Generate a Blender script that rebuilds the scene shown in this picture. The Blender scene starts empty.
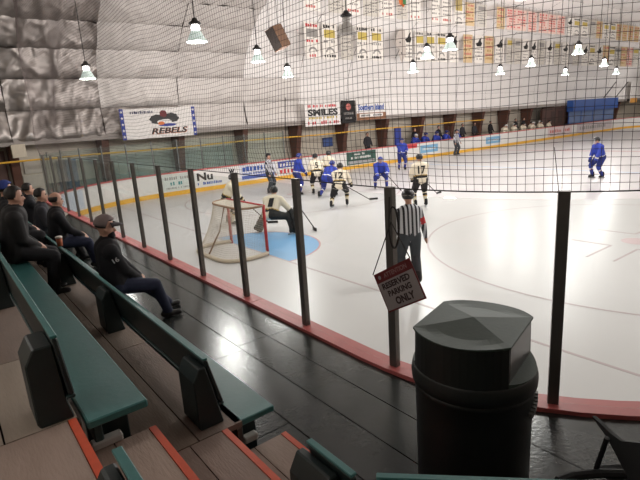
import bpy, bmesh, math, random
import numpy as np
from mathutils import Vector, Matrix, noise
from mathutils.bvhtree import BVHTree
random.seed(7)
PI = math.pi
SC = bpy.context.scene
COL = SC.collection

# ------------------------------------------------------------------ camera
FPX = 493.19
YAW, PITCH, ROLL = 0.92182, 0.24137, -0.06539
CAM = Vector((-2.7267, 0.0, 2.0502))
FWD = Vector((math.cos(PITCH)*math.cos(YAW), math.cos(PITCH)*math.sin(YAW), -math.sin(PITCH)))
_r = FWD.cross(Vector((0, 0, 1))).normalized()
_u = _r.cross(FWD)
RGT = _r*math.cos(ROLL) + _u*math.sin(ROLL)
UPV = -_r*math.sin(ROLL) + _u*math.cos(ROLL)
cd = bpy.data.cameras.new('camera')
cd.sensor_width = 36.0
cd.lens = FPX/640*36.0
cd.clip_start = 0.05
cd.clip_end = 300
co = bpy.data.objects.new('camera', cd)
COL.objects.link(co)
m = Matrix((RGT, UPV, -FWD)).transposed().to_4x4()
m.translation = CAM
co.matrix_world = m
SC.camera = co

# ------------------------------------------------------------------ world, exposure
w = bpy.data.worlds.new('world')
SC.world = w
w.use_nodes = True
w.node_tree.nodes['Background'].inputs[0].default_value = (0.9, 0.93, 1, 1)
w.node_tree.nodes['Background'].inputs[1].default_value = 0.15
SC.view_settings.view_transform = 'Standard'
SC.view_settings.look = 'None'
SC.view_settings.gamma = 1.0
SC.view_settings.use_curve_mapping = False
SC.view_settings.exposure = 0.0
LAMP_W = 265.0          # watts of each high bay lamp
LAMP_C = (1.0, 0.96, 0.935)

def ray(px, ax, val):
    """world point where the sight line of photo pixel px meets the plane axis=val"""
    v = FWD + RGT*((px[0]-320)/FPX) - UPV*((px[1]-240)/FPX)
    return CAM + v*((val-CAM[ax])/v[ax])
ICE = -1.069
def rx(p, v): return ray(p, 0, v)
def ry(p, v): return ray(p, 1, v)
def rz(p, v): return ray(p, 2, v)
def onice(x, y): return ray((x, y), 2, ICE)

# ------------------------------------------------------------------ materials
def lin(c):
    c = c/255.0
    return c/12.92 if c <= .04045 else ((c+.055)/1.055)**2.4
MATS = {}
def mat(name, rgb, rough=.6, metal=0.0, var=.12, scale=8.0, bump=0.0, bscale=None, spec=.5, stretch=None, coat=0.0):
    if name in MATS: return MATS[name]
    mt = bpy.data.materials.new(name); mt.use_nodes = True
    nt = mt.node_tree; b = nt.nodes['Principled BSDF']
    col = tuple(lin(v) for v in rgb)
    b.inputs['Roughness'].default_value = rough
    b.inputs['Metallic'].default_value = metal
    b.inputs['Specular IOR Level'].default_value = spec
    b.inputs['Coat Weight'].default_value = coat
    tc = nt.nodes.new('ShaderNodeTexCoord')
    src = tc.outputs['Object']
    if stretch:
        mp = nt.nodes.new('ShaderNodeMapping'); mp.inputs['Scale'].default_value = stretch
        nt.links.new(src, mp.inputs['Vector']); src = mp.outputs['Vector']
    nz = nt.nodes.new('ShaderNodeTexNoise'); nz.inputs['Scale'].default_value = scale
    nz.inputs['Detail'].default_value = 5
    nt.links.new(src, nz.inputs['Vector'])
    mx = nt.nodes.new('ShaderNodeMix'); mx.data_type = 'RGBA'
    mx.inputs[6].default_value = tuple(max(0, v*(1-var)) for v in col)+(1,)
    mx.inputs[7].default_value = tuple(min(1, v*(1+var)) for v in col)+(1,)
    nt.links.new(nz.outputs['Fac'], mx.inputs[0])
    nt.links.new(mx.outputs[2], b.inputs['Base Color'])
    if bump > 0:
        bp = nt.nodes.new('ShaderNodeBump'); bp.inputs['Strength'].default_value = bump
        bp.inputs['Distance'].default_value = .02
        n2 = nt.nodes.new('ShaderNodeTexNoise'); n2.inputs['Scale'].default_value = bscale or scale*3
        n2.inputs['Detail'].default_value = 6
        nt.links.new(src, n2.inputs['Vector'])
        nt.links.new(n2.outputs['Fac'], bp.inputs['Height'])
        nt.links.new(bp.outputs['Normal'], b.inputs['Normal'])
    MATS[name] = mt
    return mt
def emis(name, rgb, strength):
    if name in MATS: return MATS[name]
    mt = bpy.data.materials.new(name); mt.use_nodes = True
    b = mt.node_tree.nodes['Principled BSDF']
    c = tuple(lin(v) for v in rgb)+(1,)
    b.inputs['Base Color'].default_value = c
    b.inputs['Emission Color'].default_value = c
    b.inputs['Emission Strength'].default_value = strength
    MATS[name] = mt
    return mt
def glassmat(name, tint, f0=.05, rough=.02, haze=0.0):
    if name in MATS: return MATS[name]
    mt = bpy.data.materials.new(name); mt.use_nodes = True
    nt = mt.node_tree; nt.nodes.clear()
    out = nt.nodes.new('ShaderNodeOutputMaterial')
    tr = nt.nodes.new('ShaderNodeBsdfTransparent'); tr.inputs[0].default_value = tint+(1,)
    gl = nt.nodes.new('ShaderNodeBsdfGlossy'); gl.inputs['Roughness'].default_value = rough
    df = nt.nodes.new('ShaderNodeBsdfDiffuse'); df.inputs[0].default_value = (.6, .68, .66, 1)
    fr = nt.nodes.new('ShaderNodeFresnel')
    ge = nt.nodes.new('ShaderNodeNewGeometry'); mr = nt.nodes.new('ShaderNodeMapRange')     # same index on both faces of the thin pane
    mr.inputs['To Min'].default_value = 1.3; mr.inputs['To Max'].default_value = 1/1.3
    nt.links.new(ge.outputs['Backfacing'], mr.inputs['Value']); nt.links.new(mr.outputs[0], fr.inputs[0])
    mx = nt.nodes.new('ShaderNodeMixShader'); m2 = nt.nodes.new('ShaderNodeMixShader')
    m2.inputs[0].default_value = haze
    nt.links.new(tr.outputs[0], m2.inputs[1]); nt.links.new(df.outputs[0], m2.inputs[2])
    nt.links.new(fr.outputs[0], mx.inputs[0]); nt.links.new(m2.outputs[0], mx.inputs[1]); nt.links.new(gl.outputs[0], mx.inputs[2])
    nt.links.new(mx.outputs[0], out.inputs[0])
    MATS[name] = mt
    return mt

M_ice = mat('ice', (209, 207, 207), .32, var=.03, scale=.8, bump=.05, bscale=14, spec=.35)
M_rubber = mat('black_rubber', (44, 46, 46), .23, var=.3, scale=5, bump=.07, bscale=40, spec=.5)
M_rubber2 = mat('black_rubber_worn', (52, 55, 54), .20, var=.3, scale=5, bump=.07, bscale=40, spec=.5)
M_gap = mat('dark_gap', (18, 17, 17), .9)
M_redcap = mat('red_cap_rail', (192, 100, 98), .45, var=.15, scale=6)
M_white = mat('white_board', (224, 222, 218), .4, var=.04, scale=2)
M_kick = mat('yellow_kick_plate', (232, 178, 62), .45, var=.06, scale=3)
M_stan = mat('dark_stanchion', (98, 94, 90), .42, .35, var=.12, scale=10)
M_glass = glassmat('rink_glass', (.955, .975, .965))
M_glass2 = glassmat('corner_glass', (.90, .95, .935), haze=.03)
M_net = mat('net_cord', (66, 55, 52), .8, var=.1)
M_rope = mat('net_rope', (46, 42, 42), .8, var=.1)
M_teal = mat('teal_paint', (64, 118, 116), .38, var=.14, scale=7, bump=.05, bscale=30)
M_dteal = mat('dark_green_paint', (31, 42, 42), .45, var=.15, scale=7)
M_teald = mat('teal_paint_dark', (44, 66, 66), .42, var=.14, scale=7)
M_wood = [mat('tread_wood_%d' % i, c, .75, var=.16, scale=5, bump=.15, bscale=30, stretch=(3, .6, 3)) for i, c in enumerate([(158, 138, 126), (148, 128, 118), (164, 144, 131)])]
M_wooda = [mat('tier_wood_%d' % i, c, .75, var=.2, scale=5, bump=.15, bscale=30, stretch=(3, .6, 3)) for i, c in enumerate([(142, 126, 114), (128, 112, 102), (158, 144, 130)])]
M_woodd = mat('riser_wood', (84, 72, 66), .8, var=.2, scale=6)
M_orange = mat('orange_paint', (205, 78, 40), .5, var=.15, scale=20)
M_brown = mat('brown_glulam', (92, 58, 46), .55, var=.18, scale=4, stretch=(1, 1, .3))
M_soffit = mat('brown_soffit', (80, 58, 50), .7, var=.15)
M_wall = mat('beige_wall', (206, 196, 180), .7, var=.06, scale=2)
M_wallt = mat('teal_wainscot', (166, 174, 166), .6, var=.1, scale=2)
M_conc = mat('grey_concrete', (110, 106, 102), .85, var=.15, scale=2)
M_foil = mat('foil_facing', (160, 153, 148), .42, .7, var=.22, scale=1.5, bump=.12, bscale=5)
M_semi = mat('dull_silver_facing', (208, 202, 197), .5, .3, var=.12, scale=1.5, bump=.12, bscale=4)
M_vinyl = mat('white_vinyl_facing', (243, 239, 236), .5, .0, var=.05, scale=1.5, bump=.12, bscale=3)
M_black = mat('black_plastic', (26, 26, 26), .5, var=.1)
M_bwhite = mat('banner_white', (236, 230, 222), .7, var=.03)
M_yellow = mat('yellow_pipe', (222, 172, 60), .5)
M_blue = mat('royal_blue', (44, 62, 150), .6, var=.1)
M_bluebooth = mat('blue_tarp', (42, 84, 158), .5, var=.1)
M_steel = mat('steel', (170, 172, 175), .3, .9, var=.05)
M_skin = mat('skin', (196, 150, 128), .55, var=.05, scale=12)
M_cream = mat('cream_jersey', (226, 216, 194), .75, var=.06, scale=14)
M_jblue = mat('blue_jersey', (40, 60, 158), .75, var=.1, scale=14)
M_jblack = mat('black_cloth', (26, 25, 26), .8, var=.15, scale=14)
M_maroon = mat('maroon', (104, 30, 34), .6, var=.1)
M_gold = mat('gold_print', (202, 180, 96), .7, var=.1)
M_pink = mat('faded_red_print', (198, 112, 104), .7, var=.1)
M_grey = mat('grey_print', (150, 146, 142), .7, var=.08)
M_navy = mat('navy_print', (38, 42, 80), .65, var=.1)
M_dgreen = mat('dark_green_print', (50, 84, 74), .6, var=.1)

# ------------------------------------------------------------------ mesh helpers
class MB:
    def __init__(s): s.v = []; s.f = []
    def add(s, vs, fs):
        n = len(s.v); s.v += [tuple(v) for v in vs]; s.f += [tuple(i+n for i in f) for f in fs]; return s
    def box(s, c, size, rot=None):
        hx, hy, hz = [q/2 for q in size]
        vs = [Vector((x, y, z)) for x in (-hx, hx) for y in (-hy, hy) for z in (-hz, hz)]
        if rot is not None: vs = [rot @ v for v in vs]
        c = Vector(c)
        return s.add([v+c for v in vs], [(0, 1, 3, 2), (4, 6, 7, 5), (0, 4, 5, 1), (2, 3, 7, 6), (0, 2, 6, 4), (1, 5, 7, 3)])
    def bb(s, x0, x1, y0, y1, z0, z1):
        return s.box(((x0+x1)/2, (y0+y1)/2, (z0+z1)/2), (abs(x1-x0), abs(y1-y0), abs(z1-z0)))
    def tube(s, pts, r, n=6, caps=True, r1=None):
        pts = [Vector(p) for p in pts]; k = len(pts); vs = []
        for i, p in enumerate(pts):
            d = (pts[min(i+1, k-1)]-pts[max(i-1, 0)])
            d = d.normalized() if d.length > 1e-9 else Vector((0, 0, 1))
            a = d.cross(Vector((0, 0, 1)) if abs(d.z) < .9 else Vector((1, 0, 0))).normalized(); b = d.cross(a)
            rr = r if r1 is None else r+(r1-r)*i/(k-1)
            for j in range(n):
                t = 2*PI*j/n; vs.append(p+a*rr*math.cos(t)+b*rr*math.sin(t))
        fs = [(i*n+j, i*n+(j+1) % n, (i+1)*n+(j+1) % n, (i+1)*n+j) for i in range(k-1) for j in range(n)]
        if caps: fs += [tuple(range(n))[::-1], tuple((k-1)*n+j for j in range(n))]
        return s.add(vs, fs)
    def lathe(s, prof, c=(0, 0, 0), n=16, cap=True):
        c = Vector(c); vs = []
        for r, z in prof:
            for j in range(n): t = 2*PI*j/n; vs.append(c+Vector((r*math.cos(t), r*math.sin(t), z)))
        k = len(prof)
        fs = [(i*n+j, i*n+(j+1) % n, (i+1)*n+(j+1) % n, (i+1)*n+j) for i in range(k-1) for j in range(n)]
        if cap: fs += [tuple(range(n))[::-1], tuple((k-1)*n+j for j in range(n))]
        return s.add(vs, fs)
    def capsule(s, a, b, ra, rb, n=10, h=3):
        a = Vector(a); b = Vector(b); d = b-a; L = d.length
        d = d/L if L > 1e-6 else Vector((0, 0, 1))
        u = d.cross(Vector((0, 0, 1)) if abs(d.z) < .9 else Vector((1, 0, 0))).normalized(); v = d.cross(u)
        rings = []
        for i in range(1, h+1):
            t = PI/2*(1-i/h); rings.append((a-d*ra*math.sin(t), ra*math.cos(t)))
        for i in range(0, h):
            t = PI/2*i/h; rings.append((b+d*rb*math.sin(t), rb*math.cos(t)))
        vs = [a-d*ra]; 
        for c, r in rings:
            for j in range(n): t = 2*PI*j/n; vs.append(c+u*r*math.cos(t)+v*r*math.sin(t))
        vs.append(b+d*rb); k = len(rings); e = len(vs)-1
        fs = [(0, 1+(j+1) % n, 1+j) for j in range(n)]
        fs += [(1+i*n+j, 1+i*n+(j+1) % n, 1+(i+1)*n+(j+1) % n, 1+(i+1)*n+j) for i in range(k-1) for j in range(n)]
        fs += [(e, 1+(k-1)*n+j, 1+(k-1)*n+(j+1) % n) for j in range(n)]
        return s.add(vs, fs)
    def prism(s, poly, axis, a, b):
        """poly: 2-D points; axis the extrusion axis"""
        def mk(p, t):
            if axis == 0: return (t, p[0], p[1])
            if axis == 1: return (p[0], t, p[1])
            return (p[0], p[1], t)
        n = len(poly)
        vs = [mk(p, a) for p in poly]+[mk(p, b) for p in poly]
        fs = [tuple(range(n))[::-1], tuple(range(n, 2*n))]+[(i, (i+1) % n, n+(i+1) % n, n+i) for i in range(n)]
        return s.add(vs, fs)
    def mesh(s, name, mt=None, smooth=False, fix=True):
        me = bpy.data.meshes.new(name); me.from_pydata(s.v, [], s.f)
        if fix:
            bm = bmesh.new(); bm.from_mesh(me); bmesh.ops.recalc_face_normals(bm, faces=bm.faces); bm.to_mesh(me); bm.free()
        if mt: me.materials.append(mt)
        if smooth:
            me.polygons.foreach_set('use_smooth', [True]*len(me.polygons))
        me.update(); return me
    def build(s, name, mt, parent=None, smooth=False, fix=True):
        return link(name, s.mesh(name, mt, smooth, fix), parent)
def link(name, me, parent=None, M=None):
    o = bpy.data.objects.new(name, me); COL.objects.link(o)
    if parent: o.parent = parent
    if M is not None: o.matrix_local = M
    return o
def tag(o, label=None, cat=None, group=None, kind=None):
    if label: o['label'] = label
    if cat: o['category'] = cat
    if group: o['group'] = group
    if kind: o['kind'] = kind
    return o
def empty(name, loc=(0, 0, 0), rz_=0.0, **k):
    o = bpy.data.objects.new(name, None); COL.objects.link(o); o.empty_display_size = .1
    o.location = loc; o.rotation_euler = (0, 0, rz_); tag(o, **k); return o
def struct(name, mb, mt, label=None, smooth=False):
    o = mb.build(name, mt, None, smooth); return tag(o, label, None, None, 'structure')
def copy_tree(o, parent=None):
    c = o.copy(); COL.objects.link(c); c.parent = parent
    for ch in list(o.children): copy_tree(ch, c)
    return c
def smooth_bevel(o, wd=.01, seg=2):
    md = o.modifiers.new('bevel', 'BEVEL'); md.width = wd; md.segments = seg; md.limit_method = 'ANGLE'; return o
def text_mesh(body, w=None, h=None, bold=.0, depth=.0, shear=0.0, track=1.0):
    """flat lettering, centred at the origin in the XY plane, scaled to w x h"""
    cu = bpy.data.curves.new('lettering', 'FONT'); cu.body = body; cu.size = 1; cu.offset = bold
    cu.extrude = depth; cu.shear = shear; cu.align_x = 'CENTER'; cu.align_y = 'CENTER'; cu.resolution_u = 3
    cu.space_character = track
    o = bpy.data.objects.new('lettering', cu); COL.objects.link(o)
    dg = bpy.context.evaluated_depsgraph_get()
    me = bpy.data.meshes.new_from_object(o.evaluated_get(dg))
    bpy.data.objects.remove(o); bpy.data.curves.remove(cu)
    co_ = np.empty(len(me.vertices)*3); me.vertices.foreach_get('co', co_); co_ = co_.reshape(-1, 3)
    mn, mxx = co_.min(0), co_.max(0); c = (mn+mxx)/2
    sx = w/(mxx[0]-mn[0]) if w else 1
    sy = h/(mxx[1]-mn[1]) if h else sx
    if not w: sx = sy
    co_[:, 0] = (co_[:, 0]-c[0])*sx; co_[:, 1] = (co_[:, 1]-c[1])*sy
    me.vertices.foreach_set('co', co_.ravel()); me.materials.clear(); me.update(); return me
def put_text(body, mt, parent, x, y, w, h, z=.003, name='lettering', **k):
    me = text_mesh(body, w, h, **k); me.materials.append(mt)
    return link(name, me, parent, Matrix.Translation((x, y, z)))
def flat(mb, x0, x1, y0, y1, z=.002, t=.002):
    return mb.bb(x0, x1, y0, y1, z, z+t)
def scribble(parent, mt, x0, x1, y0, y1, z=.003, cw=None, rng=random, name='lettering'):
    """a line of print too small to read: a row of short upright strokes"""
    mb = MB(); cw = cw or (y1-y0)*.7; x = x0
    while x < x1-cw*.3:
        if rng.random() > .14:
            ww = cw*rng.uniform(.5, .85); hh = (y1-y0)*rng.uniform(.75, 1)
            mb.bb(x, min(x+ww, x1), y0, y0+hh, z, z+.002)
        x += cw
    if mb.v: return tag(mb.build(name, mt, parent), kind='stuff')
def panel_frame(origin, xdir, zdir):
    """matrix whose local X runs along xdir, Y along zdir, Z out of the panel"""
    X = Vector(xdir).normalized(); Y = Vector(zdir).normalized(); Z = X.cross(Y)
    mm = Matrix((X, Y, Z)).transposed().to_4x4(); mm.translation = Vector(origin); return mm

# ================================================================== THE SETTING
WFAR = 22.7; YC = 10.88; GX = 3.22; LEN = 61.0
# ---- outline of the rink, walked from the near side round the end to the far side
def rink_outline(step=.1):
    P = []
    A = (7.5, -1.3); D = (.668, 1.16); hd = Vector((.669, -.743))
    b0, b1, b2, b3 = Vector((D[0], D[1])), Vector((D[0], D[1]))+hd*2.0, Vector((4.5, -1.3)), Vector(A)
    bez = []
    for i in range(40):
        t = 1-i/40
        bez.append(b0*(1-t)**3+b1*3*t*(1-t)**2+b2*3*t*t*(1-t)+b3*t**3)
    P += [Vector((60, -1.3)), Vector((30, -1.3))]+bez
    for i in range(0, 22):
        a = math.radians(42*(1-i/21)); P.append(Vector((2.6*(1-math.cos(a)), 2.9-2.6*math.sin(a))))
    R = 5.5
    P.append(Vector((0, WFAR-R)))
    for i in range(1, 31):
        a = PI/2*i/30; P.append(Vector((R-R*math.cos(a), WFAR-R+R*math.sin(a))))
    P.append(Vector((LEN-6, WFAR)))
    for i in range(1, 21):
        a = PI/2*i/20; P.append(Vector((LEN-6+6*math.sin(a), WFAR-6+6*math.cos(a))))
    P.append(Vector((LEN, 5)))
    out = [P[0]]
    for q in P[1:]:
        L = (q-out[-1]).length; n = max(1, int(L/step)); a = out[-1].copy()
        if L < 1e-6: continue
        for k in range(1, n+1): out.append(a.lerp(q, k/n))
    return out
OUT = rink_outline()
SARC = [0.0]
for i in range(1, len(OUT)): SARC.append(SARC[-1]+(OUT[i]-OUT[i-1]).length)
SARC = np.array(SARC); OX = np.array([p.x for p in OUT]); OY = np.array([p.y for p in OUT])
def path(s): return Vector((float(np.interp(s, SARC, OX)), float(np.interp(s, SARC, OY))))
def tang(s): return (path(s+.06)-path(s-.06)).normalized()
def nrm(s):                       # points out of the rink
    t = tang(s); return Vector((-t.y, t.x))
_i = min(range(len(OUT)), key=lambda i: abs(OY[i]-2.64)+abs(OX[i])*2 if OX[i] < 1 else 99)
S1 = float(SARC[_i])              # arc length at the stanchion that carries the sign
DST = 1.2085
def s_at(x, y): return float(SARC[int(np.argmin((OX-x)**2+(OY-y)**2))])
def sweep(s0, s1, n0, n1, z0, z1, step=.25):
    """bar of rectangular section along the outline; n0..n1 offset outwards"""
    k = max(2, int((s1-s0)/step)+1); vs = []
    for i in range(k):
        s = s0+(s1-s0)*i/(k-1); p = path(s); q = nrm(s)
        for nn, z in ((n0, z0), (n1, z0), (n1, z1), (n0, z1)): vs.append((p.x+q.x*nn, p.y+q.y*nn, z))
    fs = [(i*4+j, i*4+(j+1) % 4, i*4+4+(j+1) % 4, i*4+4+j) for i in range(k-1) for j in range(4)]
    fs += [(0, 1, 2, 3), tuple((k-1)*4+j for j in (3, 2, 1, 0))]
    return MB().add(vs, fs)

# ---- ice with its painted marks
ice = MB().bb(-.05, LEN+.1, -1.42, WFAR+.1, ICE-.1, ICE)
ice_o = struct('ice_sheet', ice, M_ice, 'white rink ice with faint red and blue painted lines')
def ice_mark(name, mb, mt): return mb.build(name, mt, ice_o)
M_line = mat('line_under_ice', (186, 170, 172), .4, var=.06)
M_redline = mat('red_line_under_ice', (196, 150, 152), .4, var=.06)
M_crease = mat('blue_crease', (112, 168, 214), .38, var=.08, scale=4)
zi = ICE+.0015
mb = MB().bb(GX-.025, GX+.025, -1.0, WFAR-.15, ICE, zi+.001); ice_mark('goal_line', mb, M_line)
def ring_mb(c, r, wd, a0=0, a1=2*PI, n=72, z=None):
    z = z or zi+.001; vs = []
    for i in range(n+1):
        a = a0+(a1-a0)*i/n
        for rr in (r-wd/2, r+wd/2): vs.append((c[0]+rr*math.cos(a), c[1]+rr*math.sin(a), z))
    return MB().add(vs, [(2*i, 2*i+1, 2*i+3, 2*i+2) for i in range(n)])
FC = (GX+6.1, YC-6.7)
ice_mark('face_off_circle', ring_mb(FC, 4.57, .05), M_line)
ice_mark('face_off_circle', ring_mb((GX+6.1, YC+6.7), 4.57, .05), M_line)
for c in (FC, (GX+6.1, YC+6.7)):
    vs = [(c[0]+.3*math.cos(2*PI*i/24), c[1]+.3*math.sin(2*PI*i/24), zi+.001) for i in range(24)]
    ice_mark('face_off_dot', MB().add(vs, [tuple(range(24))]), mat('dot_under_ice', (208, 186, 188), .4))
    for sx in (-1, 1):
        for sy in (-1, 1):
            x0 = c[0]+sx*.65; y0 = c[1]+sy*.26
            mb = MB().bb(min(x0, x0+sx*1.15), max(x0, x0+sx*1.15), y0-.025, y0+.025, ICE, zi+.001)
            mb.bb(x0-.025, x0+.025, min(y0, y0+sy*.85), max(y0, y0+sy*.85), ICE, zi+.0008)
            ice_mark('restraining_mark', mb, M_line)
# crease: 1.83 m arc in front of the goal
vs = [(GX+1.83*math.cos(a), YC+1.83*math.sin(a), zi) for a in [math.radians(-90+180*i/40) for i in range(41)]]
ice_mark('goal_crease', MB().add(vs, [tuple(range(41))]), M_crease)
ice_mark('crease_outline', ring_mb((GX, YC), 1.83, .05, -PI/2, PI/2, 40, zi+.0012), M_redline)
for bx, mt in ((20.9, mat('blue_line_under_ice', (196, 208, 222), .4)), (30.5, M_redline), (40, mat('blue_line_under_ice', (196, 208, 222), .4))):
    ice_mark('rink_line', MB().bb(bx-.15, bx+.15, -1, WFAR-.1, ICE, zi+.001), mt)

# ---- boards round the ice
S_END = s_at(LEN, 6)
S_NEAR0 = s_at(6, -1.3)
bd = empty('dasher_boards', (0, 0, ICE), label='low white hockey boards with red cap and yellow kick plate round the ice', kind='structure')
def bpart(name, mb, mt):
    o = mb.build(name, mt, bd); o.location = (0, 0, -ICE); return o
s = S_NEAR0; k = 0
while s < S_END-.1:
    e = min(s+2.44, S_END)
    bpart('board_panel', sweep(s+.004, e-.004, 0, .12, ICE, -.03), M_white)
    bpart('cap_rail', sweep(s+.004, e-.004, -.03, .15, -.03, .03), M_redcap)
    bpart('kick_plate', sweep(s+.004, e-.004, -.012, 0, ICE, ICE+.2), M_kick)
    s = e
for (xa, ya, xb, yb, c) in ((.8, 19.6, 1.9, 21.0, (196, 206, 218)), (2.6, 21.5, 4.4, 22.5, (232, 228, 224))):
    bpart('printed_panel', sweep(s_at(xa, ya), s_at(xb, yb), -.006, -.001, ICE+.26, -.08), mat('corner_print_%d' % c[0], c, .5, var=.2, scale=9))
# ---- stanchions and panes on top of the boards
gb = empty('glass_barrier', (0, 0, 0), label='tall clear glass panes between dark posts on top of the boards', kind='structure')
GH = 1.486
st = MB().box((0, 0, GH/2), (.052, .07, GH)); st_me = st.mesh('stanchion', M_stan)
st2_me = MB().box((0, 0, GH/2), (.035, .05, GH)).mesh('stanchion', mat('grey_stanchion', (104, 108, 106), .4, .4))
S_GL_END = s_at(13.5, WFAR)
S_COR = s_at(0, WFAR-5.0)
k = -3; ks = []
while True:
    s = S1+k*DST+(.03 if k < 0 else 0)
    if s > S_GL_END: break
    p = path(s); q = nrm(s)
    ang = math.atan2(q.y, q.x)
    far = s > S_COR+.3
    o = link('stanchion', st2_me if far else st_me, gb, Matrix.Translation((p.x+q.x*.06, p.y+q.y*.06, .03-.001)) @ Matrix.Rotation(ang, 4, 'Z'))
    e = S1+(k+1)*DST+(.03 if k+1 < 0 else 0)
    if e <= S_GL_END:
        pm = sweep(s+.04, e-.04, .052, .064, .031, GH-.03, .3)
        pm.build('glass_pane', M_glass2 if far else M_glass, gb)
    k += 1

# ---- walkway of black rubber strips, with the tiers behind
floor = MB().bb(-8, -.14, -4, 26.2, -.3, -.035)
floor_o = struct('floor', floor, M_gap, 'black rubber strips laid along the walkway beside the boards')
xs = [-.135, -.46, -.79, -1.12, -1.45, -1.78]
rng = random.Random(3)
for i in range(5):
    y = -3.9+rng.uniform(0, 1.2) if i else -3.9
    off = [.45, .46, .42, .9, .2][i]
    y = -4.35+off*2.4
    while y < 20:
        y1 = min(y+2.4, 20)
        x0, x1 = xs[i+1]+.005, xs[i]-.005
        # clip against the curved boards
        o = MB().bb(x0, x1, y+.004, y1-.004, -.034, 0).build('rubber_strip', rng.choice([M_rubber, M_rubber2]), floor_o)
        y = y1
# filler of rubber in front of the curved boards
cs = []
for sy in np.linspace(3.0, -1.2, 16):
    i = int(np.argmin(abs(OY-sy)+np.where(OX > 7, 99, 0))); q = nrm(SARC[i]); cs.append((OX[i]+q.x*.155, OY[i]+q.y*.155))
poly = [(-.13, 3.0)]+[c for c in cs]+[(-.13, -1.2)]
n = len(poly); mb = MB().add([(x, y, 0-.001) for x, y in poly]+[(x, y, -.034) for x, y in poly], [tuple(range(n)), tuple(range(n, 2*n))[::-1]]+[(i, (i+1) % n, n+(i+1) % n, n+i) for i in range(n)])
mb.build('rubber_strip', M_rubber, floor_o)

# tier decks
TY0, TY1 = 2.30, 17.0
tiers = empty('bleacher_tiers', (-1.66, TY0, 0), label='stepped wooden bleacher tiers of long worn planks', kind='structure')
def tpart(name, mb, mt):
    o = mb.build(name, mt, tiers); o.location = (1.66, -TY0, 0); return o
rng = random.Random(5)
def deck(xa, xb, z, nrow):
    wd = (xb-xa)/nrow
    for i in range(nrow):
        y = TY0; x0 = xa+i*wd
        while y < TY1:
            y1 = min(y+rng.choice([.9, 1.5, 2.4, 1.2]), TY1)
            tpart('deck_plank', MB().bb(x0+.004, x0+wd-.004, y+.003, y1-.003, z-.035, z), rng.choice(M_wooda))
            y = y1
deck(-2.42, -1.62, .4, 3)
deck(-3.30, -2.43, .8, 3)
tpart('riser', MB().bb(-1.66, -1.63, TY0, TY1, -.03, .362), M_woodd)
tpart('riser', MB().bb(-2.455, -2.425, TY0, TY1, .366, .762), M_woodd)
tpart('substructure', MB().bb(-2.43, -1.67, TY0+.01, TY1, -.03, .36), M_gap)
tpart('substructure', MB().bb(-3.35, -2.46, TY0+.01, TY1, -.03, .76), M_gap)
# aisle steps
stairs = empty('aisle_stairs', (-1.35, 1.85, 0), label='worn wooden aisle steps with orange painted nosings', kind='structure')
AY0, AY1 = 1.40, 2.296
NOS = [(-1.35, .2), (-1.725, .4), (-2.105, .6), (-2.445, .8)]
for i, (nx, nz_) in enumerate(NOS):
    bx = NOS[i+1][0] if i < 3 else -3.3
    wds = (nx-bx)/2 if i < 3 else .29
    x1 = nx-.03
    while x1 > bx-.02:
        x0 = max(x1-wds, bx-.03)
        if x1-x0 < .02: break
        o = MB().bb(x0+.003, x1-.003, AY0, AY1, nz_-.035, nz_).build('tread_plank', M_wood[i % 3], stairs); o.location = (1.35, -1.85, 0)
        x1 = x0
    o = MB().bb(nx-.03, nx+.004, AY0, AY1, nz_-.04, nz_+.003).build('nosing', M_orange, stairs); o.location = (1.35, -1.85, 0)
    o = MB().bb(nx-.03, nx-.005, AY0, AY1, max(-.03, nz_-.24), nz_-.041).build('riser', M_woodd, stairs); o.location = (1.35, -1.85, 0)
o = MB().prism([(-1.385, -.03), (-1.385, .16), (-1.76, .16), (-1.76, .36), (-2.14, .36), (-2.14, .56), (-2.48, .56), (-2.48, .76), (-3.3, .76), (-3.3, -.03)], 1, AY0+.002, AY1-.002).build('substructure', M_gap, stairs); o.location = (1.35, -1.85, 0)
# deck on the other side of the aisle
tr = empty('corner_tiers', (-2, .5, 0), label='wooden tier decks on the corner side of the aisle steps', kind='structure')
for (xa, xb, z) in ((-2.42, -1.80, .4), (-3.3, -2.43, .8)):
    for i in range(2):
        wd = (xb-xa)/2
        o = MB().bb(xa+i*wd+.004, xa+(i+1)*wd-.004, -3.9, 1.395, z-.035, z).build('deck_plank', M_wooda[i], tr); o.location = (2, -.5, 0)
    o = MB().bb(xb-.03, xb, -3.9, 1.395, z-.4, z-.036).build('riser', M_woodd, tr); o.location = (2, -.5, 0)

# ---- walls and far floor
struct('floor_far', MB().bb(-8, 70, WFAR+.13, 26.6, ICE-.1, ICE+.25), M_conc, 'grey concrete floor behind the far boards')
wf = struct('wall_far', MB().bb(-8, 70, 25.3, 25.5, ICE-.1, 3.2), M_wall, 'beige side wall behind the far boards')
wp = MB()
for i in range(9): MB().bb(2.6+i*.9, 3.47+i*.9, 25.25, 25.3, ICE+.25, .95).build('wainscot_panel', M_wallt, wf)
struct('wall_back', MB().bb(-8.2, -8, -4.2, 26.2, -.3, 10.5), M_wall, 'end wall behind the bleachers')
struct('wall_near', MB().bb(-8, 70, -4.2, -4, ICE-.1, 3.2), M_wall, 'side wall beside the near boards')
wend = struct('wall_end', MB().bb(70, 70.2, -4.2, 26.2, ICE-.1, 11), M_wall, 'far end wall of the arena')
struct('ground', MB().bb(-8, 70, -4.2, 26.2, ICE-.4, ICE-.101), M_conc, 'concrete slab under the rink')
struct('floor_end', MB().bb(LEN+.16, 70, -4, 26, ICE-.1, ICE), M_conc, 'concrete floor behind the far end boards')

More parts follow.
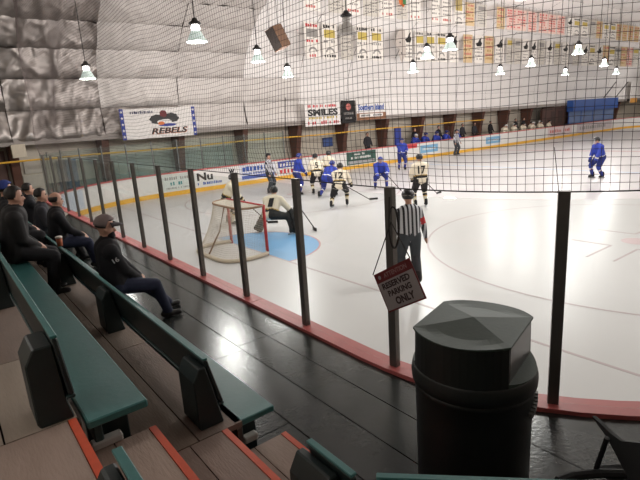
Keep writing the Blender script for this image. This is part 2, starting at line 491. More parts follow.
# ---- vaulted ceiling: quilted insulation panels on a dark backing
PRO = [(24.0, 1.87), (24.12, 3.0), (23.95, 4.2), (23.45, 5.4), (22.55, 6.5), (21.2, 7.5), (19.4, 8.35), (17, 9.1), (14, 9.7), (10.9, 9.9),
       (7.8, 9.7), (4.8, 9.1), (2.4, 8.35), (.6, 7.5), (-.75, 6.5), (-1.65, 5.4), (-2.15, 4.2), (-2.32, 3.0), (-2.2, 1.87)]
def catmull(P, n=8):
    out = []
    for i in range(len(P)-1):
        p0 = P[max(i-1, 0)]; p1 = P[i]; p2 = P[i+1]; p3 = P[min(i+2, len(P)-1)]
        for k in range(n):
            t = k/n
            out.append(tuple(.5*((2*p1[j])+(-p0[j]+p2[j])*t+(2*p0[j]-5*p1[j]+4*p2[j]-p3[j])*t*t+(-p0[j]+3*p1[j]-3*p2[j]+p3[j])*t**3) for j in (0, 1)))
    out.append(P[-1]); return out
CP = catmull(PRO); CS = [0]
for i in range(1, len(CP)): CS.append(CS[-1]+math.hypot(CP[i][0]-CP[i-1][0], CP[i][1]-CP[i-1][1]))
CS = np.array(CS); CY = np.array([p[0] for p in CP]); CZ = np.array([p[1] for p in CP])
def prof(s):
    y = float(np.interp(s, CS, CY)); z = float(np.interp(s, CS, CZ))
    y2 = float(np.interp(s+.1, CS, CY)); z2 = float(np.interp(s+.1, CS, CZ)); y1 = float(np.interp(s-.1, CS, CY)); z1 = float(np.interp(s-.1, CS, CZ))
    t = Vector((y2-y1, z2-z1)).normalized()
    return y, z, -t.y, t.x           # point and normal; inward is (−t.z, t.y) on the far side
STOT = float(CS[-1])
bk = MB(); vs = []; NS = 60
for i in range(NS+1):
    s = STOT*i/NS; y, z, ny, nz_ = prof(s)
    for x in (-8, 70.1): vs.append((x, y-ny*.22, z-nz_*.22))
bk.add(vs, [(2*i, 2*i+1, 2*i+3, 2*i+2) for i in range(NS)])
ceil = struct('ceiling', bk, mat('ceiling_backing', (96, 86, 80), .9), 'arched arena ceiling lined with quilted white and silver insulation')
ROWH = 1.27; BAY = 3.67; BX0 = 7.35-BAY*4
def insul_panel(ix, ir):
    x0 = BX0+ix*BAY; x1 = x0+BAY; s0 = ir*ROWH; s1 = min(s0+ROWH, STOT)
    near = x0 < 34 and ir < 9
    foil = ix <= 2 or (ix == 3 and ir < 1)
    semi = not foil and (ix <= 4 or (ix == 5 and ir < 2))
    nx, nsv = (40, 18) if near and (foil or semi) else ((14, 9) if near else (5, 4))
    vs = []
    g = .016 if foil else .012
    for j in range(nsv+1):
        v = j/nsv; s = s0+g*.4+(s1-s0-g*.8)*v; y, z, ny, nz_ = prof(s)
        for i in range(nx+1):
            u = i/nx; x = x0+g+(x1-x0-2*g)*u
            sag = (math.sin(PI*min(1, v*1.0))**.6)*(.16 if foil else (.09 if semi else .06))*(1.5-v*1.0)*(min(1, 6*u, 6*(1-u))*.5+.5)
            wr = 0
            if near:
                amp = .17 if foil else (.07 if semi else .03)
                lean_ = .55*noise.noise(Vector((ix*1.7, ir*2.3, .5)))
                q = Vector((x*1.15+s*lean_+3*ir, s*.42, ir*7.7+ix*3.1)); q2 = Vector((x*2.1-s*.9+ir, s*.9+x*.35, 5+ix)); q3 = Vector((x*3.4+s*1.5, s*1.7-x*.8, 11+ir))
                rid = lambda n_: (1-min(1, abs(n_)*2.4))**2
                wr = amp*(.75*rid(noise.noise(q))+.45*rid(noise.noise(q2))+.2*rid(noise.noise(q3))+.5*noise.noise(q*.6))
            d = sag+wr
            vs.append((x, y+ny*d, z+nz_*d))
    W1 = nx+1
    fs = [(j*W1+i, j*W1+i+1, (j+1)*W1+i+1, (j+1)*W1+i) for j in range(nsv) for i in range(nx)]
    mb = MB().add(vs, fs)
    o = mb.build('insulation_panel', M_foil if foil else (M_semi if semi else M_vinyl), ceil, True, fix=False)
NBAY = int((70-BX0)/BAY)+1; NROW = int(STOT/ROWH)+1
for ix in range(NBAY):
    for ir in range(NROW): insul_panel(ix, ir)
# soffit and eave fascia, arch legs
struct('trim_1', MB().bb(-8, 70, 24.02, 25.3, 1.98, 2.12), M_soffit, 'dark brown soffit under the ceiling edge')
struct('trim_2', MB().bb(-8, 70, 23.9, 24.02, 1.74, 1.98), mat('grey_fascia', (150, 142, 136), .5, var=.1), 'pale grey fascia strip along the ceiling edge')
struct('trim_3', MB().bb(-8, 70, -4, -2.2, 1.98, 2.12), M_soffit, 'dark soffit above the near side wall')
for k in range(-3, 15):
    X = 7.35+BAY*k
    mb = MB().prism([(24.6, ICE+.25), (24.95, ICE+.25), (25.28, 1.97), (24.1, 1.97), (24.3, 1.2), (24.5, .3)], 0, X-.16, X+.16)
    mb.build('arch_leg', M_brown, wf)

# ================================================================== LAMPS (each carries its own light)
M_lampglass = emis('glowing_lamp_glass', (206, 222, 216), .55)
M_lamphot = emis('lamp_aperture', (255, 250, 244), 16.0)
M_lampneck = emis('glowing_lamp_neck', (255, 250, 246), 9.0)
def ceil_z(y):
    half = len(CZ)//2
    if y > 10.9: return float(np.interp(-y, -CY[:half+1], CZ[:half+1]))
    return float(np.interp(-y, -CY[half:], CZ[half:]))
lamp_meshes = {}; LS = .80
def make_lamp(loc, label, lit=1.0):
    x, y, z = loc
    e = empty('high_bay_lamp', (x, y, z), label=label, cat='lamp', group='high bay lamps over the ice')
    if not lamp_meshes:
        lamp_meshes['housing'] = MB().lathe([(.03, .62), (.07, .6), (.085, .55), (.16, .5), (.17, .46), (.11, .44)], n=14).mesh('housing', M_black, True)
        lamp_meshes['neck'] = MB().lathe([(.095, .44), (.12, .36), (.10, .28)], n=14).mesh('lamp_neck', M_lampneck, True)
        lamp_meshes['bell'] = MB().lathe([(.11, .29), (.15, .25), (.19, .17), (.225, .09), (.275, .03), (.28, .0), (.265, .0), (.26, .03), (.2, .12), (.14, .22)], n=20, cap=False).mesh('bell_shade', M_lampglass, True)
        lamp_meshes['disc'] = MB().lathe([(.05, .03), (.255, .02), (.255, .012), (.05, .012)], n=20).mesh('lamp_lens', M_lamphot, True)
    link('housing', lamp_meshes['housing'], e); link('lamp_neck', lamp_meshes['neck'], e)
    link('bell_shade', lamp_meshes['bell'], e); link('lamp_lens', lamp_meshes['disc'], e)
    if not lit:
        for ch_ in e.children:
            if ch_.name.split('.')[0] in ('bell_shade', 'lamp_lens', 'lamp_neck'):
                ch_.data = ch_.data.copy(); ch_.data.materials.clear(); ch_.data.materials.append(mat('unlit_lamp_glass', (176, 172, 166), .3))
    for ch_ in e.children: ch_.scale = (LS, LS, LS)
    top = ceil_z(y)-.02-z
    MB().tube([(0, 0, .6*LS), (0, 0, top)], .012, 5).build('hanging_cord', M_black, e)
    if lit > 0:
        ld = bpy.data.lights.new('lamp_light', 'POINT'); ld.energy = LAMP_W*lit; ld.color = LAMP_C; ld.shadow_soft_size = .2
        lo = bpy.data.objects.new('lamp_light', ld); COL.objects.link(lo); lo.parent = e; lo.location = (0, 0, -.24)
    return e
LAMPS = [((197, 42), 3.85, 'brightest large bell lamp left of the hanging speaker box'),
         ((258, 62), 3.85, 'bell lamp hanging just beside the brown speaker box'),
         ((288, 77), 3.6, 'small bell lamp below the hanging speaker box'),
         ((88, 79), 3.6, 'lone bell lamp in front of the crumpled silver insulation'),
         ((450, 50), 3.85, 'bell lamp hanging before the lower banner row above the striped referee'),
         ((347, 34), 3.85, 'unlit bell lamp with dark cap hanging before the gold print banners'),
         ((413, 72), 3.65, 'small bell lamp under the torn pennant in the lower banner row'),
         ((427, 58), 3.85, 'bell lamp between the torn pennant and the shield pennant'),
         ((500, 74), 3.65, 'small bell lamp under the banners above the cream team bench'),
         ((531, 66), 3.85, 'bell lamp among the grey banners above the blue booth end'),
         ((578, 54), 3.85, 'bell lamp before the grey banners above the blue booth'),
         ((565, 75), 3.65, 'small bell lamp just above the blue booth'),
         ((604, 66), 3.85, 'bell lamp before the end of the lower banner row'),
         ((616, 74), 3.65, 'farthest small bell lamp near the bright end panel'),
         ((527, -3), 3.85, 'bell lamp cut off above the red print banners')]
for px, z, lb in LAMPS:
    P = rz(px, z); make_lamp(P, lb, 0 if px[0] == 347 else 1)
for (x, y) in ((9, 1.2), (18, 4.5), (28, 6), (40, 8), (52, 13), (46, 3), (58, 19)):      # rest of the rows, out of frame; first added to brighten near ice
    make_lamp((x, y, 3.85), 'bell lamp farther along the rows over the ice')

for (x, y) in ((-5.2, 2.5), (-5.2, 9.5)):                                       # added fill lamps, unseen, over the stands behind the camera
    make_lamp((x, y, 4.6), 'added unseen fill lamp over the bleachers behind the benches', .32)

# ================================================================== BLEACHER BENCHES
def bench(name, label, y0, y1, seat_z, fx, posts, cut=0.0, back=.375):
    """bench along Y; fx front edge of the seat"""
    e = empty(name, (fx-.2, (y0+y1)/2, seat_z-.4), label=label, cat='bench', group='teal bleacher benches')
    def part(nm, mb, mt, bev=.006):
        o = mb.build(nm, mt, e); o.location = (-(fx-.2), -(y0+y1)/2, -(seat_z-.4)); smooth_bevel(o, bev, 1); return o
    part('seat', MB().bb(fx-.27, fx, y0, y1-cut, seat_z-.04, seat_z), M_teal)
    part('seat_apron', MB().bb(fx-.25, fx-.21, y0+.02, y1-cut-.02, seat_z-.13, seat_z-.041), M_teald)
    yb0, yb1 = y0+(.0 if y0 < 2 else .07), y1
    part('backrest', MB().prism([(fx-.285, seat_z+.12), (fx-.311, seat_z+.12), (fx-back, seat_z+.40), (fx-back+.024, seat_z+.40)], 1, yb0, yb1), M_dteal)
    part('backrest_cap', MB().prism([(fx-back+.025, seat_z+.401), (fx-back-.002, seat_z+.401), (fx-back-.004, seat_z+.415), (fx-back+.025, seat_z+.415)], 1, yb0, yb1), M_teal, .003)
    part('backrest_lower_edge', MB().prism([(fx-.285, seat_z+.104), (fx-.322, seat_z+.104), (fx-.320, seat_z+.119), (fx-.283, seat_z+.119)], 1, yb0, yb1), M_teald, .003)
    for py in posts:
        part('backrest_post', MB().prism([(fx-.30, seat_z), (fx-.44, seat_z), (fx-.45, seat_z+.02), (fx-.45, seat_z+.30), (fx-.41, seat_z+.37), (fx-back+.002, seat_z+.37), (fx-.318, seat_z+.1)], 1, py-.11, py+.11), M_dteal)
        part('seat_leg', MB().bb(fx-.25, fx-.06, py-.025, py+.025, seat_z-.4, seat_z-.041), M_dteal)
    return e
bench('bleacher_bench', 'front row teal bench beside the black walkway where the man in a cap sits', 2.31, 16.5, .40, -1.40, [2.48, 4.3, 6.1, 7.9, 9.7, 11.5, 13.3, 15.1])
bench('bleacher_bench', 'upper teal bench one tier behind the front row with wide bare seat', 2.22, 16.0, .80, -2.14, [2.42, 4.4, 6.2, 8.0, 9.8, 11.6, 13.4], back=.335)
bench('bleacher_bench', 'short front bench at the other side of the aisle steps beside the trash can', 1.16, 1.43, .40, -1.40, [1.35])
bench('bleacher_bench', 'upper bench end across the aisle steps from the wide bare seat', -2.0, 1.30, .80, -2.12, [1.2, -.5])
# angled bench round the corner
e = bench('bleacher_bench', 'angled corner bench behind the black trash can', -.75, .0, .40, 0.0, [-.62], cut=.32)
P0 = Vector((-1.72, 1.12, 0)); d = Vector((.70, -.714, 0)).normalized()
# local -Y runs along d; backrest (local x = -.355) lies on the line through P0
ang = math.atan2(d.y, d.x)+PI/2
Rm = Matrix.Rotation(ang, 4, 'Z')
T = Matrix.Translation(P0) @ Rm @ Matrix.Translation((.36, -.02, 0))
off = e.matrix_basis.copy(); e.matrix_basis = T @ Matrix.Translation(e.location)
# little white brace blocks
for c, sz, lb in ((tuple(rz((75, 414), .52)), (.05, .07, .20), 'small white timber brace standing under the bare upper bench'),
              (tuple(rz((107, 440), .62)), (.14, .055, .038), 'flat white timber offcut lying on the aisle step'),
              (tuple(rz((250, 437), .222)), (.09, .05, .042), 'pale grey block on the lowest aisle step by the front bench')):
    o = MB().box(c, sz).build('timber_block', mat('white_timber', (186, 182, 176), .7), None)
    tag(o, lb, 'block'); smooth_bevel(o, .006, 1)

# ================================================================== TRASH CAN
CX, CYY = -.72, 1.40
ang = math.atan2(.11, .39)
tcan = empty('trash_can', (CX, CYY, 0), ang, label='black plastic trash can with domed green-black lid by the boards', cat='trash can')
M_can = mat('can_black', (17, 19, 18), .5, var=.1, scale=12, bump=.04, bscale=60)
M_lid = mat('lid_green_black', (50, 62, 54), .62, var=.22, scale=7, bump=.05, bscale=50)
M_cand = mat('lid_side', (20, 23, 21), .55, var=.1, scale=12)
MB().lathe([(.285, 0), (.29, .02), (.292, .30), (.294, .52), (.298, .66), (.302, .665), (.302, .69), (.28, .692)], n=40).build('body', M_can, tcan, True)
# lid: cylinder with two flat cut sides, hipped top
RL, CUT = .305, .235
def lid_ring(z, R, cut, n=14):
    a = math.asin(min(1, cut/R)); pts = []
    for i in range(n+1): t = -a+2*a*i/n; pts.append((R*math.cos(t), R*math.sin(t), z))
    for i in range(n+1): t = PI-a+2*a*i/n; pts.append((R*math.cos(t), R*math.sin(t), z))
    return pts
N2 = 30
rings = [lid_ring(.70, RL+.008, RL*.999), lid_ring(.76, RL+.006, RL*.999)]
mbl = MB()
full = [(( RL+.01)*math.cos(2*PI*i/40), (RL+.01)*math.sin(2*PI*i/40)) for i in range(40)]
mbl.lathe([(.30, .692), (RL+.008, .697), (RL+.011, .74), (RL+.004, .775), (RL+.0, .785)], n=40)
mbl.build('lid_skirt', M_cand, tcan, True)
r0 = lid_ring(.78, RL, CUT); r1 = lid_ring(.99, RL-.004, CUT-.002)
vs = r0+r1; n = len(r0)
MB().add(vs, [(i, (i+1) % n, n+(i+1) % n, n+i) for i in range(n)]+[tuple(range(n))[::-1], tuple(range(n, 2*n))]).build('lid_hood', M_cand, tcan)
# top: radial fan, crowned with sagging edges
top = lid_ring(.99, RL+.006, CUT+.006)
vs = []; NR = 6
for k in range(NR+1):
    f = 1-k/NR
    for (x, y, z) in top:
        cr = abs(x*y)/(.19*.24)
        vs.append((x*f, y*f, .990+.034*max(0, 1-max(abs(x*f)/.2, abs(y*f)/.241))+.006*min(1.1, cr)**2*f**4))
fs = [(k*n+i, k*n+(i+1) % n, (k+1)*n+(i+1) % n, (k+1)*n+i) for k in range(NR) for i in range(n)]
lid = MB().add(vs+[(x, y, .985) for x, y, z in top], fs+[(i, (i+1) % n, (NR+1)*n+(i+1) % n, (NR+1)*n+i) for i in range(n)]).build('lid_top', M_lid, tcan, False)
for sgn in (-1, 1):
    a = math.asin(CUT/RL); L = RL*math.cos(a)
    seg = [(RL*math.cos(t), sgn*RL*math.sin(t)) for t in [a+(PI-2*a)*i/14 for i in range(15)]]
    vs = [(x, y, .775) for x, y in seg]+[(x, y if abs(y) > CUT+.01 else y, .785+.02*(1-(abs(y)-CUT)/(RL-CUT))) for x, y in seg]
    n2 = len(seg)
    MB().add(vs, [tuple(range(n2))[::-1], tuple(range(n2, 2*n2))]+[(i, (i+1) % n2, n2+(i+1) % n2, n2+i) for i in range(n2)]).build('hood_ledge', M_lid, tcan)
    fl = MB().bb(-L+.02, L-.02, sgn*(CUT-.004)-.004, sgn*(CUT-.004)+.006, .80, .975).build('swing_flap', mat('flap', (62, 62, 60), .3, var=.2, scale=9), tcan)
lt = MB()
for k in range(7):
    a = math.radians(-100+k*4.2); b_ = math.radians(-100+(k+1)*4.2)
    lt.box((.306*math.cos((a+b_)/2), .306*math.sin((a+b_)/2), .585+.007*k), (.02, .024, .022), Matrix.Rotation((a+b_)/2, 3, 'Z'))
lt.build('handle', mat('grey_handle', (92, 92, 90), .5), tcan)

# ================================================================== HANGING SIGN ON THE POST
sp = path(S1); sq = nrm(S1)
cor = [rx(p, -.14+.0) for p in ((373, 275), (410, 258), (426, 298), (390, 313))]
cc = sum(cor, Vector())/4; xd = ((cor[1]-cor[0])+(cor[2]-cor[3]))/2; yd = ((cor[0]-cor[3])+(cor[1]-cor[2]))/2
wS, hS = xd.length, yd.length
xd.normalize(); yd = (yd-xd*yd.dot(xd)).normalized()
sg = empty('hanging_sign', (0, 0, 0), label='tilted reserved parking only sign hung on the glass post by a cord', cat='sign')
sg.matrix_basis = panel_frame(cc, xd, yd)
M_sgn = mat('sign_grey_white', (156, 147, 146), .45, var=.06)
MB().box((0, 0, 0), (wS, hS, .006)).build('plate', M_maroon, sg)
MB().bb(-wS/2+.012, wS/2-.012, -hS/2+.012, hS*.25, .0035, .0045).build('face', M_sgn, sg)
M_sd = mat('sign_dark_print', (52, 32, 34), .6)
put_text('ATTENTION', mat('sign_faded', (150, 116, 114), .6), sg, wS*.06, hS*.375, wS*.62, hS*.12, .0042, bold=.02)
vs = [(-wS*.37+.016*math.cos(t), hS*.375+.016*math.sin(t), .0042) for t in [2*PI*i/12 for i in range(12)]]
MB().add(vs, [tuple(range(12))]).build('symbol', M_sgn, sg)
put_text('RESERVED', M_sd, sg, -wS*.02, hS*.13, wS*.74, hS*.155, .0055, bold=.045)
put_text('PARKING', M_sd, sg, wS*.0, hS*-.075, wS*.62, hS*.15, .0055, bold=.045)
put_text('ONLY', M_sd, sg, wS*.05, hS*-.30, wS*.5, hS*.19, .0055, bold=.045)
inv = sg.matrix_basis.inverted()
hook = Vector((sp.x-.03, sp.y, 1.25))
hook = rx((391, 222), -.12)
MB().tube([inv @ (cor[0]+Vector((-.0, 0, .0))), inv @ hook], .0045, 5).build('cord', M_rope, sg)
MB().tube([inv @ (cor[1]), inv @ hook], .0045, 5).build('cord', M_rope, sg)
# coiled cable hung on the same post
mb = MB(); pts = []
for i in range(40):
    t = i/39*4*PI
    pts.append((sp.x-.115-.004*math.sin(t*.5), sp.y-.09+.05*math.cos(t), 1.22+.16*math.sin(t)))
mb.tube([(sp.x-.11, sp.y-.05, 1.45)]+pts, .006, 5)
tag(mb.build('coiled_cord', M_rope), 'loosely coiled dark cord hanging on the post above the tilted sign', 'cord')

# ================================================================== SAFETY NET
def net_pt(s, z):
    p = path(s); q = nrm(s)
    wv = .05*math.sin(s*1.3+z*.9)+.04*math.sin(s*.47+2.1*z)+.03*noise.noise(Vector((s*.6, z*.8, 3)))
    dz = -.03*math.sin((s-S1)*2*PI/DST*.5)**2*math.exp(-(z-GH)*.5)+.05*noise.noise(Vector((s*.8, z*.5, 9)))
    tt = .03*noise.noise(Vector((s*1.1, z*.7, 21)))
    f = min(1, (z-GH)/.35)
    t = tang(s)
    return Vector((p.x+q.x*(.06+wv*f)+t.x*tt*f, p.y+q.y*(.06+wv*f)+t.y*tt*f, z+dz*f))
CELL = .052
net = MB(); 
SN0, SN1 = S1-2.6*DST, S1+12.6*DST
def ztop(s): return 6.8
def strand(pts, r):
    vs = []; k = len(pts)
    for i, p in enumerate(pts):
        d = (pts[min(i+1, k-1)]-pts[max(i-1, 0)]).normalized()
        a = d.cross(Vector((1, .3, .2))).normalized(); b = d.cross(a)
        for j in range(3):
            t = 2*PI*j/3; vs.append(p+a*r*math.cos(t)+b*r*math.sin(t))
    net.add(vs, [(i*3+j, i*3+(j+1) % 3, i*3+3+(j+1) % 3, i*3+3+j) for i in range(k-1) for j in range(3)])
ZT = 6.8
s = SN0
while s < SN1:
    zt = ztop(s); n = max(4, int((zt-GH)/.3))
    strand([net_pt(s, GH+.02+(zt-GH)*i/n) for i in range(n+1)], .0018); s += CELL
z = GH+.02+CELL
while z < ZT:
    # part of the row whose top reaches this height
    ss = [x for x in np.arange(SN0, SN1, .16) if ztop(x) >= z-.02]
    if len(ss) > 2: strand([net_pt(x, z) for x in ss], .0018)
    z += CELL
no = net.build('safety_net', M_net, None, fix=False)
tag(no, 'dark square-mesh safety net hanging above the glass', 'net')
rp = MB().tube([net_pt(x, GH+.02) for x in np.arange(SN0, SN1, .15)], .005, 5).build('edge_rope', M_rope, no)
tp = MB().tube([net_pt(x, 6.8) for x in np.arange(SN0, SN1, .3)], .01, 5).build('top_rope', M_rope, no)
for x in np.arange(SN0, SN1, 2.4):
    p = net_pt(x, 6.8); MB().tube([p, (p.x, p.y, ceil_z(p.y)-.05)], .006, 4).build('hanging_cord', M_rope, no)
rp2 = MB().tube([net_pt(S1-1.0*DST+.06+.03*i/8, GH+.02+(.28)*i/8) for i in range(9)], .0025, 4).build('seam_rope', M_rope, no)
rp3 = MB().tube([net_pt(S1+DST, GH+.02+(.75)*i/8) for i in range(9)], .0035, 4).build('seam_rope', M_rope, no)

# ================================================================== GOAL
goal = empty('hockey_goal', (GX, YC, ICE), label='hockey goal with red posts and cream net behind the goalie', cat='goal')
M_gred = mat('goal_red', (176, 44, 48), .4)
M_gnet = mat('goal_net_cord', (214, 204, 188), .8)
M_gpad = mat('goal_base_pad', (206, 192, 172), .7, var=.15, scale=9)
M_gframe = mat('goal_top_frame', (150, 120, 96), .6, var=.1)
for sy in (-1, 1): MB().tube([(0, sy*.915, .0), (0, sy*.915, 1.22)], .04, 8).build('post', M_gred, goal, True)
MB().tube([(0, -.915, 1.2), (0, .915, 1.2)], .034, 8).build('crossbar', M_gred, goal, True)
def bez2(P, n):
    out = []
    for i in range(n+1):
        t = i/n
        Q = [Vector(p) for p in P]
        while len(Q) > 1: Q = [Q[j].lerp(Q[j+1], t) for j in range(len(Q)-1)]
        out.append(Q[0])
    return out
def mirror(L): return L+[Vector((p.x, -p.y, p.z)) for p in reversed(L)]
base = mirror(bez2([(0, -.92, .05), (-.35, -1.12, .05), (-1.0, -1.1, .05), (-1.12, -.85, .05), (-1.12, -.3, .05)], 14))
topl = mirror(bez2([(0, -.915, 1.2), (-.3, -.95, 1.2), (-.52, -.9, 1.19), (-.56, -.7, 1.18), (-.56, -.25, 1.18)], 14))
MB().tube(base, .05, 8).build('base_frame', M_gpad, goal, True)
MB().tube(topl, .028, 8).build('top_frame', M_gframe, goal, True)
MB().tube([(-.56, 0, 1.18), (-.75, 0, .6), (-1.12, 0, .05)], .02, 6).build('rear_stay', M_gframe, goal, True)
nt = MB()
def resample(L, n):
    d = [0]
    for i in range(1, len(L)): d.append(d[-1]+(L[i]-L[i-1]).length)
    return [Vector([float(np.interp(d[-1]*i/n, d, [p[k] for p in L])) for k in range(3)]) for i in range(n+1)]
NB = 76; Bs = resample(base, NB); Ts = resample(topl, NB)
def nett(i, v):
    p = Ts[i].lerp(Bs[i], v); bow = math.sin(PI*v)*.05
    return Vector((p.x+bow, p.y*(1-.04*math.sin(PI*v)), p.z-.02))
for i in range(NB+1): nt.tube([nett(i, k/8) for k in range(9)], .0038, 3, False)
for k in range(1, 27): nt.tube([nett(i, k/27) for i in range(0, NB+1, 2)], .0038, 3, False)
for i in range(2, NB-1, 1):
    p = Ts[i]; nt.tube([p, Vector((0, max(-.9, min(.9, p.y*1.05)), 1.2))], .0038, 3, False)
nt.build('netting', M_gnet, goal, fix=False)

# ================================================================== FIGURES
def V(*a): return Vector(a)
def ik(a, b, l1, l2, hint):
    d = b-a; L = d.length; L2 = min(L, (l1+l2)*.995)
    d = d.normalized(); x = (l1*l1-l2*l2+L2*L2)/(2*L2); h = math.sqrt(max(0, l1*l1-x*x))
    hv = hint-d*hint.dot(d)
    hv = hv.normalized() if hv.length > 1e-5 else V(0, 0, 1)
    k = a+d*x+hv*h
    return k, a+d*L2
def make_body(prims, voxel, smooth=3):
    mb = MB()
    for (a, b, ra, rb, mt) in prims: mb.capsule(a, b, ra, rb, 12, 4)
    me = mb.mesh('body_source')
    o = bpy.data.objects.new('body_source', me); COL.objects.link(o)
    md = o.modifiers.new('r', 'REMESH'); md.mode = 'VOXEL'; md.voxel_size = voxel
    ms = o.modifiers.new('s', 'SMOOTH'); ms.factor = .5; ms.iterations = smooth
    dg = bpy.context.evaluated_depsgraph_get()
    out = bpy.data.meshes.new_from_object(o.evaluated_get(dg)); bpy.data.objects.remove(o); bpy.data.meshes.remove(me)
    nf = len(out.polygons); c = np.empty(nf*3); out.polygons.foreach_get('center', c); c = c.reshape(-1, 3)
    best = np.full(nf, 1e9); idx = np.zeros(nf, int); tt = np.zeros(nf)
    for i, (a, b, ra, rb, mt) in enumerate(prims):
        A = np.array(a); D = np.array(b)-A; L = max(1e-9, D@D)
        t = np.clip((c-A)@D/L, 0, 1); d = np.linalg.norm(c-(A+t[:, None]*D), axis=1)-(ra+(rb-ra)*t)
        mk = d < best; best[mk] = d[mk]; idx[mk] = i; tt[mk] = t[mk]
    mats = []; mi = np.zeros(nf, int)
    def mid(m_):
        if m_ not in mats: mats.append(m_)
        return mats.index(m_)
    for f in range(nf):
        mt = prims[idx[f]][4]
        if callable(mt): mt = mt(tt[f])
        mi[f] = mid(mt)
    out.materials.clear()
    for m_ in mats: out.materials.append(m_)
    out.polygons.foreach_set('material_index', mi); out.polygons.foreach_set('use_smooth', [True]*nf); out.update()
    return out
def stripes(base, *bands):
    def f(t):
        for a, b, m_ in bands:
            if a <= t < b: return m_
        return base
    return f
def skeleton(pel, lean, feet, hands, tw=0.0, side=0.0, headyaw=0.0, headtilt=0.0, bulk=1.0, kneeout=.25, elbow=(-.5, .6, -.5)):
    """joints in the figure's own frame: x forward, y to its left, z up"""
    P = V(pel[0], 0, pel[1]) if len(pel) == 2 else V(*pel)
    la = math.radians(lean); sa = math.radians(side)
    d = V(math.sin(la)*math.cos(sa), math.sin(sa), math.cos(la)*math.cos(sa)).normalized()
    ta = math.radians(tw); lat = V(-math.sin(ta), math.cos(ta), -math.sin(sa)*.9).normalized()
    fw = lat.cross(d).normalized()
    J = dict(P=P, d=d, lat=lat, fw=fw)
    J['ch'] = P+d*.47; J['neck'] = P+d*.545
    J['sh'] = [J['ch']+lat*.185*bulk, J['ch']-lat*.185*bulk]
    J['hip'] = [P+V(0, .095, 0)*bulk, P-V(0, .095, 0)*bulk]
    J['knee'] = []; J['ank'] = []; J['elb'] = []; J['wri'] = []
    for i, f in enumerate(feet):
        a = V(f[0], f[1], f[2]+.10); sg = 1 if i == 0 else -1
        k, e = ik(J['hip'][i], a, .45, .44, V(1, kneeout*sg, .15)); J['knee'].append(k); J['ank'].append(e)
    for i, h in enumerate(hands):
        sg = 1 if i == 0 else -1
        k, e = ik(J['sh'][i], V(*h), .30, .27, V(elbow[0], elbow[1]*sg, elbow[2])); J['elb'].append(k); J['wri'].append(e)
    hy = math.radians(headyaw); J['hy'] = hy
    J['hfw'] = V(math.cos(hy)*math.cos(headtilt), math.sin(hy)*math.cos(headtilt), math.sin(headtilt))
    J['head'] = J['neck']+d*.05+V(0, 0, .115)+J['hfw']*.03
    return J
def head_prims(J, skin=None, hairm=None):
    skin = skin or M_skin
    h = J['head']; f = J['hfw']; l = V(0, 0, 1).cross(f).normalized(); u = f.cross(l)
    pr = [(J['neck']-J['d']*.03, h-u*.03-f*.01, .06, .055, skin),
          (h+u*.03-f*.012, h-u*.02, .098, .085, skin), (h-u*.06+f*.035, h-u*.085+f*.055, .058, .04, skin),
          (h+f*.085-u*.005, h+f*.105-u*.03, .012, .018, skin)]
    for s_ in (-1, 1): pr.append((h+l*s_*.092+u*.005, h+l*s_*.096-u*.03, .014, .012, skin))
    return pr
def face_parts(e, J, eyes=True):
    h = J['head']; f = J['hfw']; l = V(0, 0, 1).cross(f).normalized(); u = f.cross(l)
    me = mat('eye_white', (210, 205, 200), .3); 
    for s_ in (-1, 1):
        mb = MB().capsule(h+f*.078+l*s_*.034+u*.012, h+f*.082+l*s_*.034+u*.012, .012, .011, 8, 3)
        o = mb.build('eye', mat('dark_eye', (60, 45, 38), .3), e, True)
    MB().capsule(h+f*.092-u*.062+l*.02, h+f*.092-u*.062-l*.02, .006, .006, 6, 2).build('mouth', mat('lips', (150, 88, 80), .5), e, True)
def glove(e, J, i, mt):
    w_ = J['wri'][i]; d = (w_-J['elb'][i]).normalized(); s_ = V(0, 0, 1).cross(d)
    s_ = s_.normalized() if s_.length > .1 else V(0, 1, 0)
    u = d.cross(s_); sg = -1 if i == 0 else 1
    mb = MB(); mb.capsule(w_-d*.06, w_+d*.03, .058, .055, 8, 3)
    for k in range(4):
        o = (k-1.5)*.027; L = [.06, .072, .07, .055][k]
        a = w_+d*.06+s_*o; b = a+d*L*.6-u*.02; c = b-u*.05+d*.005
        mb.capsule(a, b, .017, .016, 6, 2); mb.capsule(b, c, .016, .014, 6, 2)
    a = w_+d*.01+s_*sg*.05; mb.capsule(a, a+d*.05+s_*sg*.02-u*.03, .019, .016, 6, 2)
    return mb.build('glove', mt, e, True)
def skate(e, J, i, ft, yaw, boot=None, pitch=0.0):
    a = J['ank'][i]; M = Matrix.Translation((a.x, a.y, a.z-.10)) @ Matrix.Rotation(math.radians(yaw), 4, 'Z')
    mb = MB(); mb.capsule((-.04, 0, .10), (.13, 0, .085), .05, .042, 8, 3); mb.capsule((-.035, 0, .10), (-.02, 0, .22), .052, .056, 8, 3)
    o = mb.build('skate', boot or M_jblack, e, True); o.matrix_local = M
    b = MB().prism([(-.12, .0), (.16, .0), (.19, .02), (.15, .055), (-.09, .06), (-.14, .02)], 1, -.008, .008)
    b.build('blade', M_steel, o)
    return o
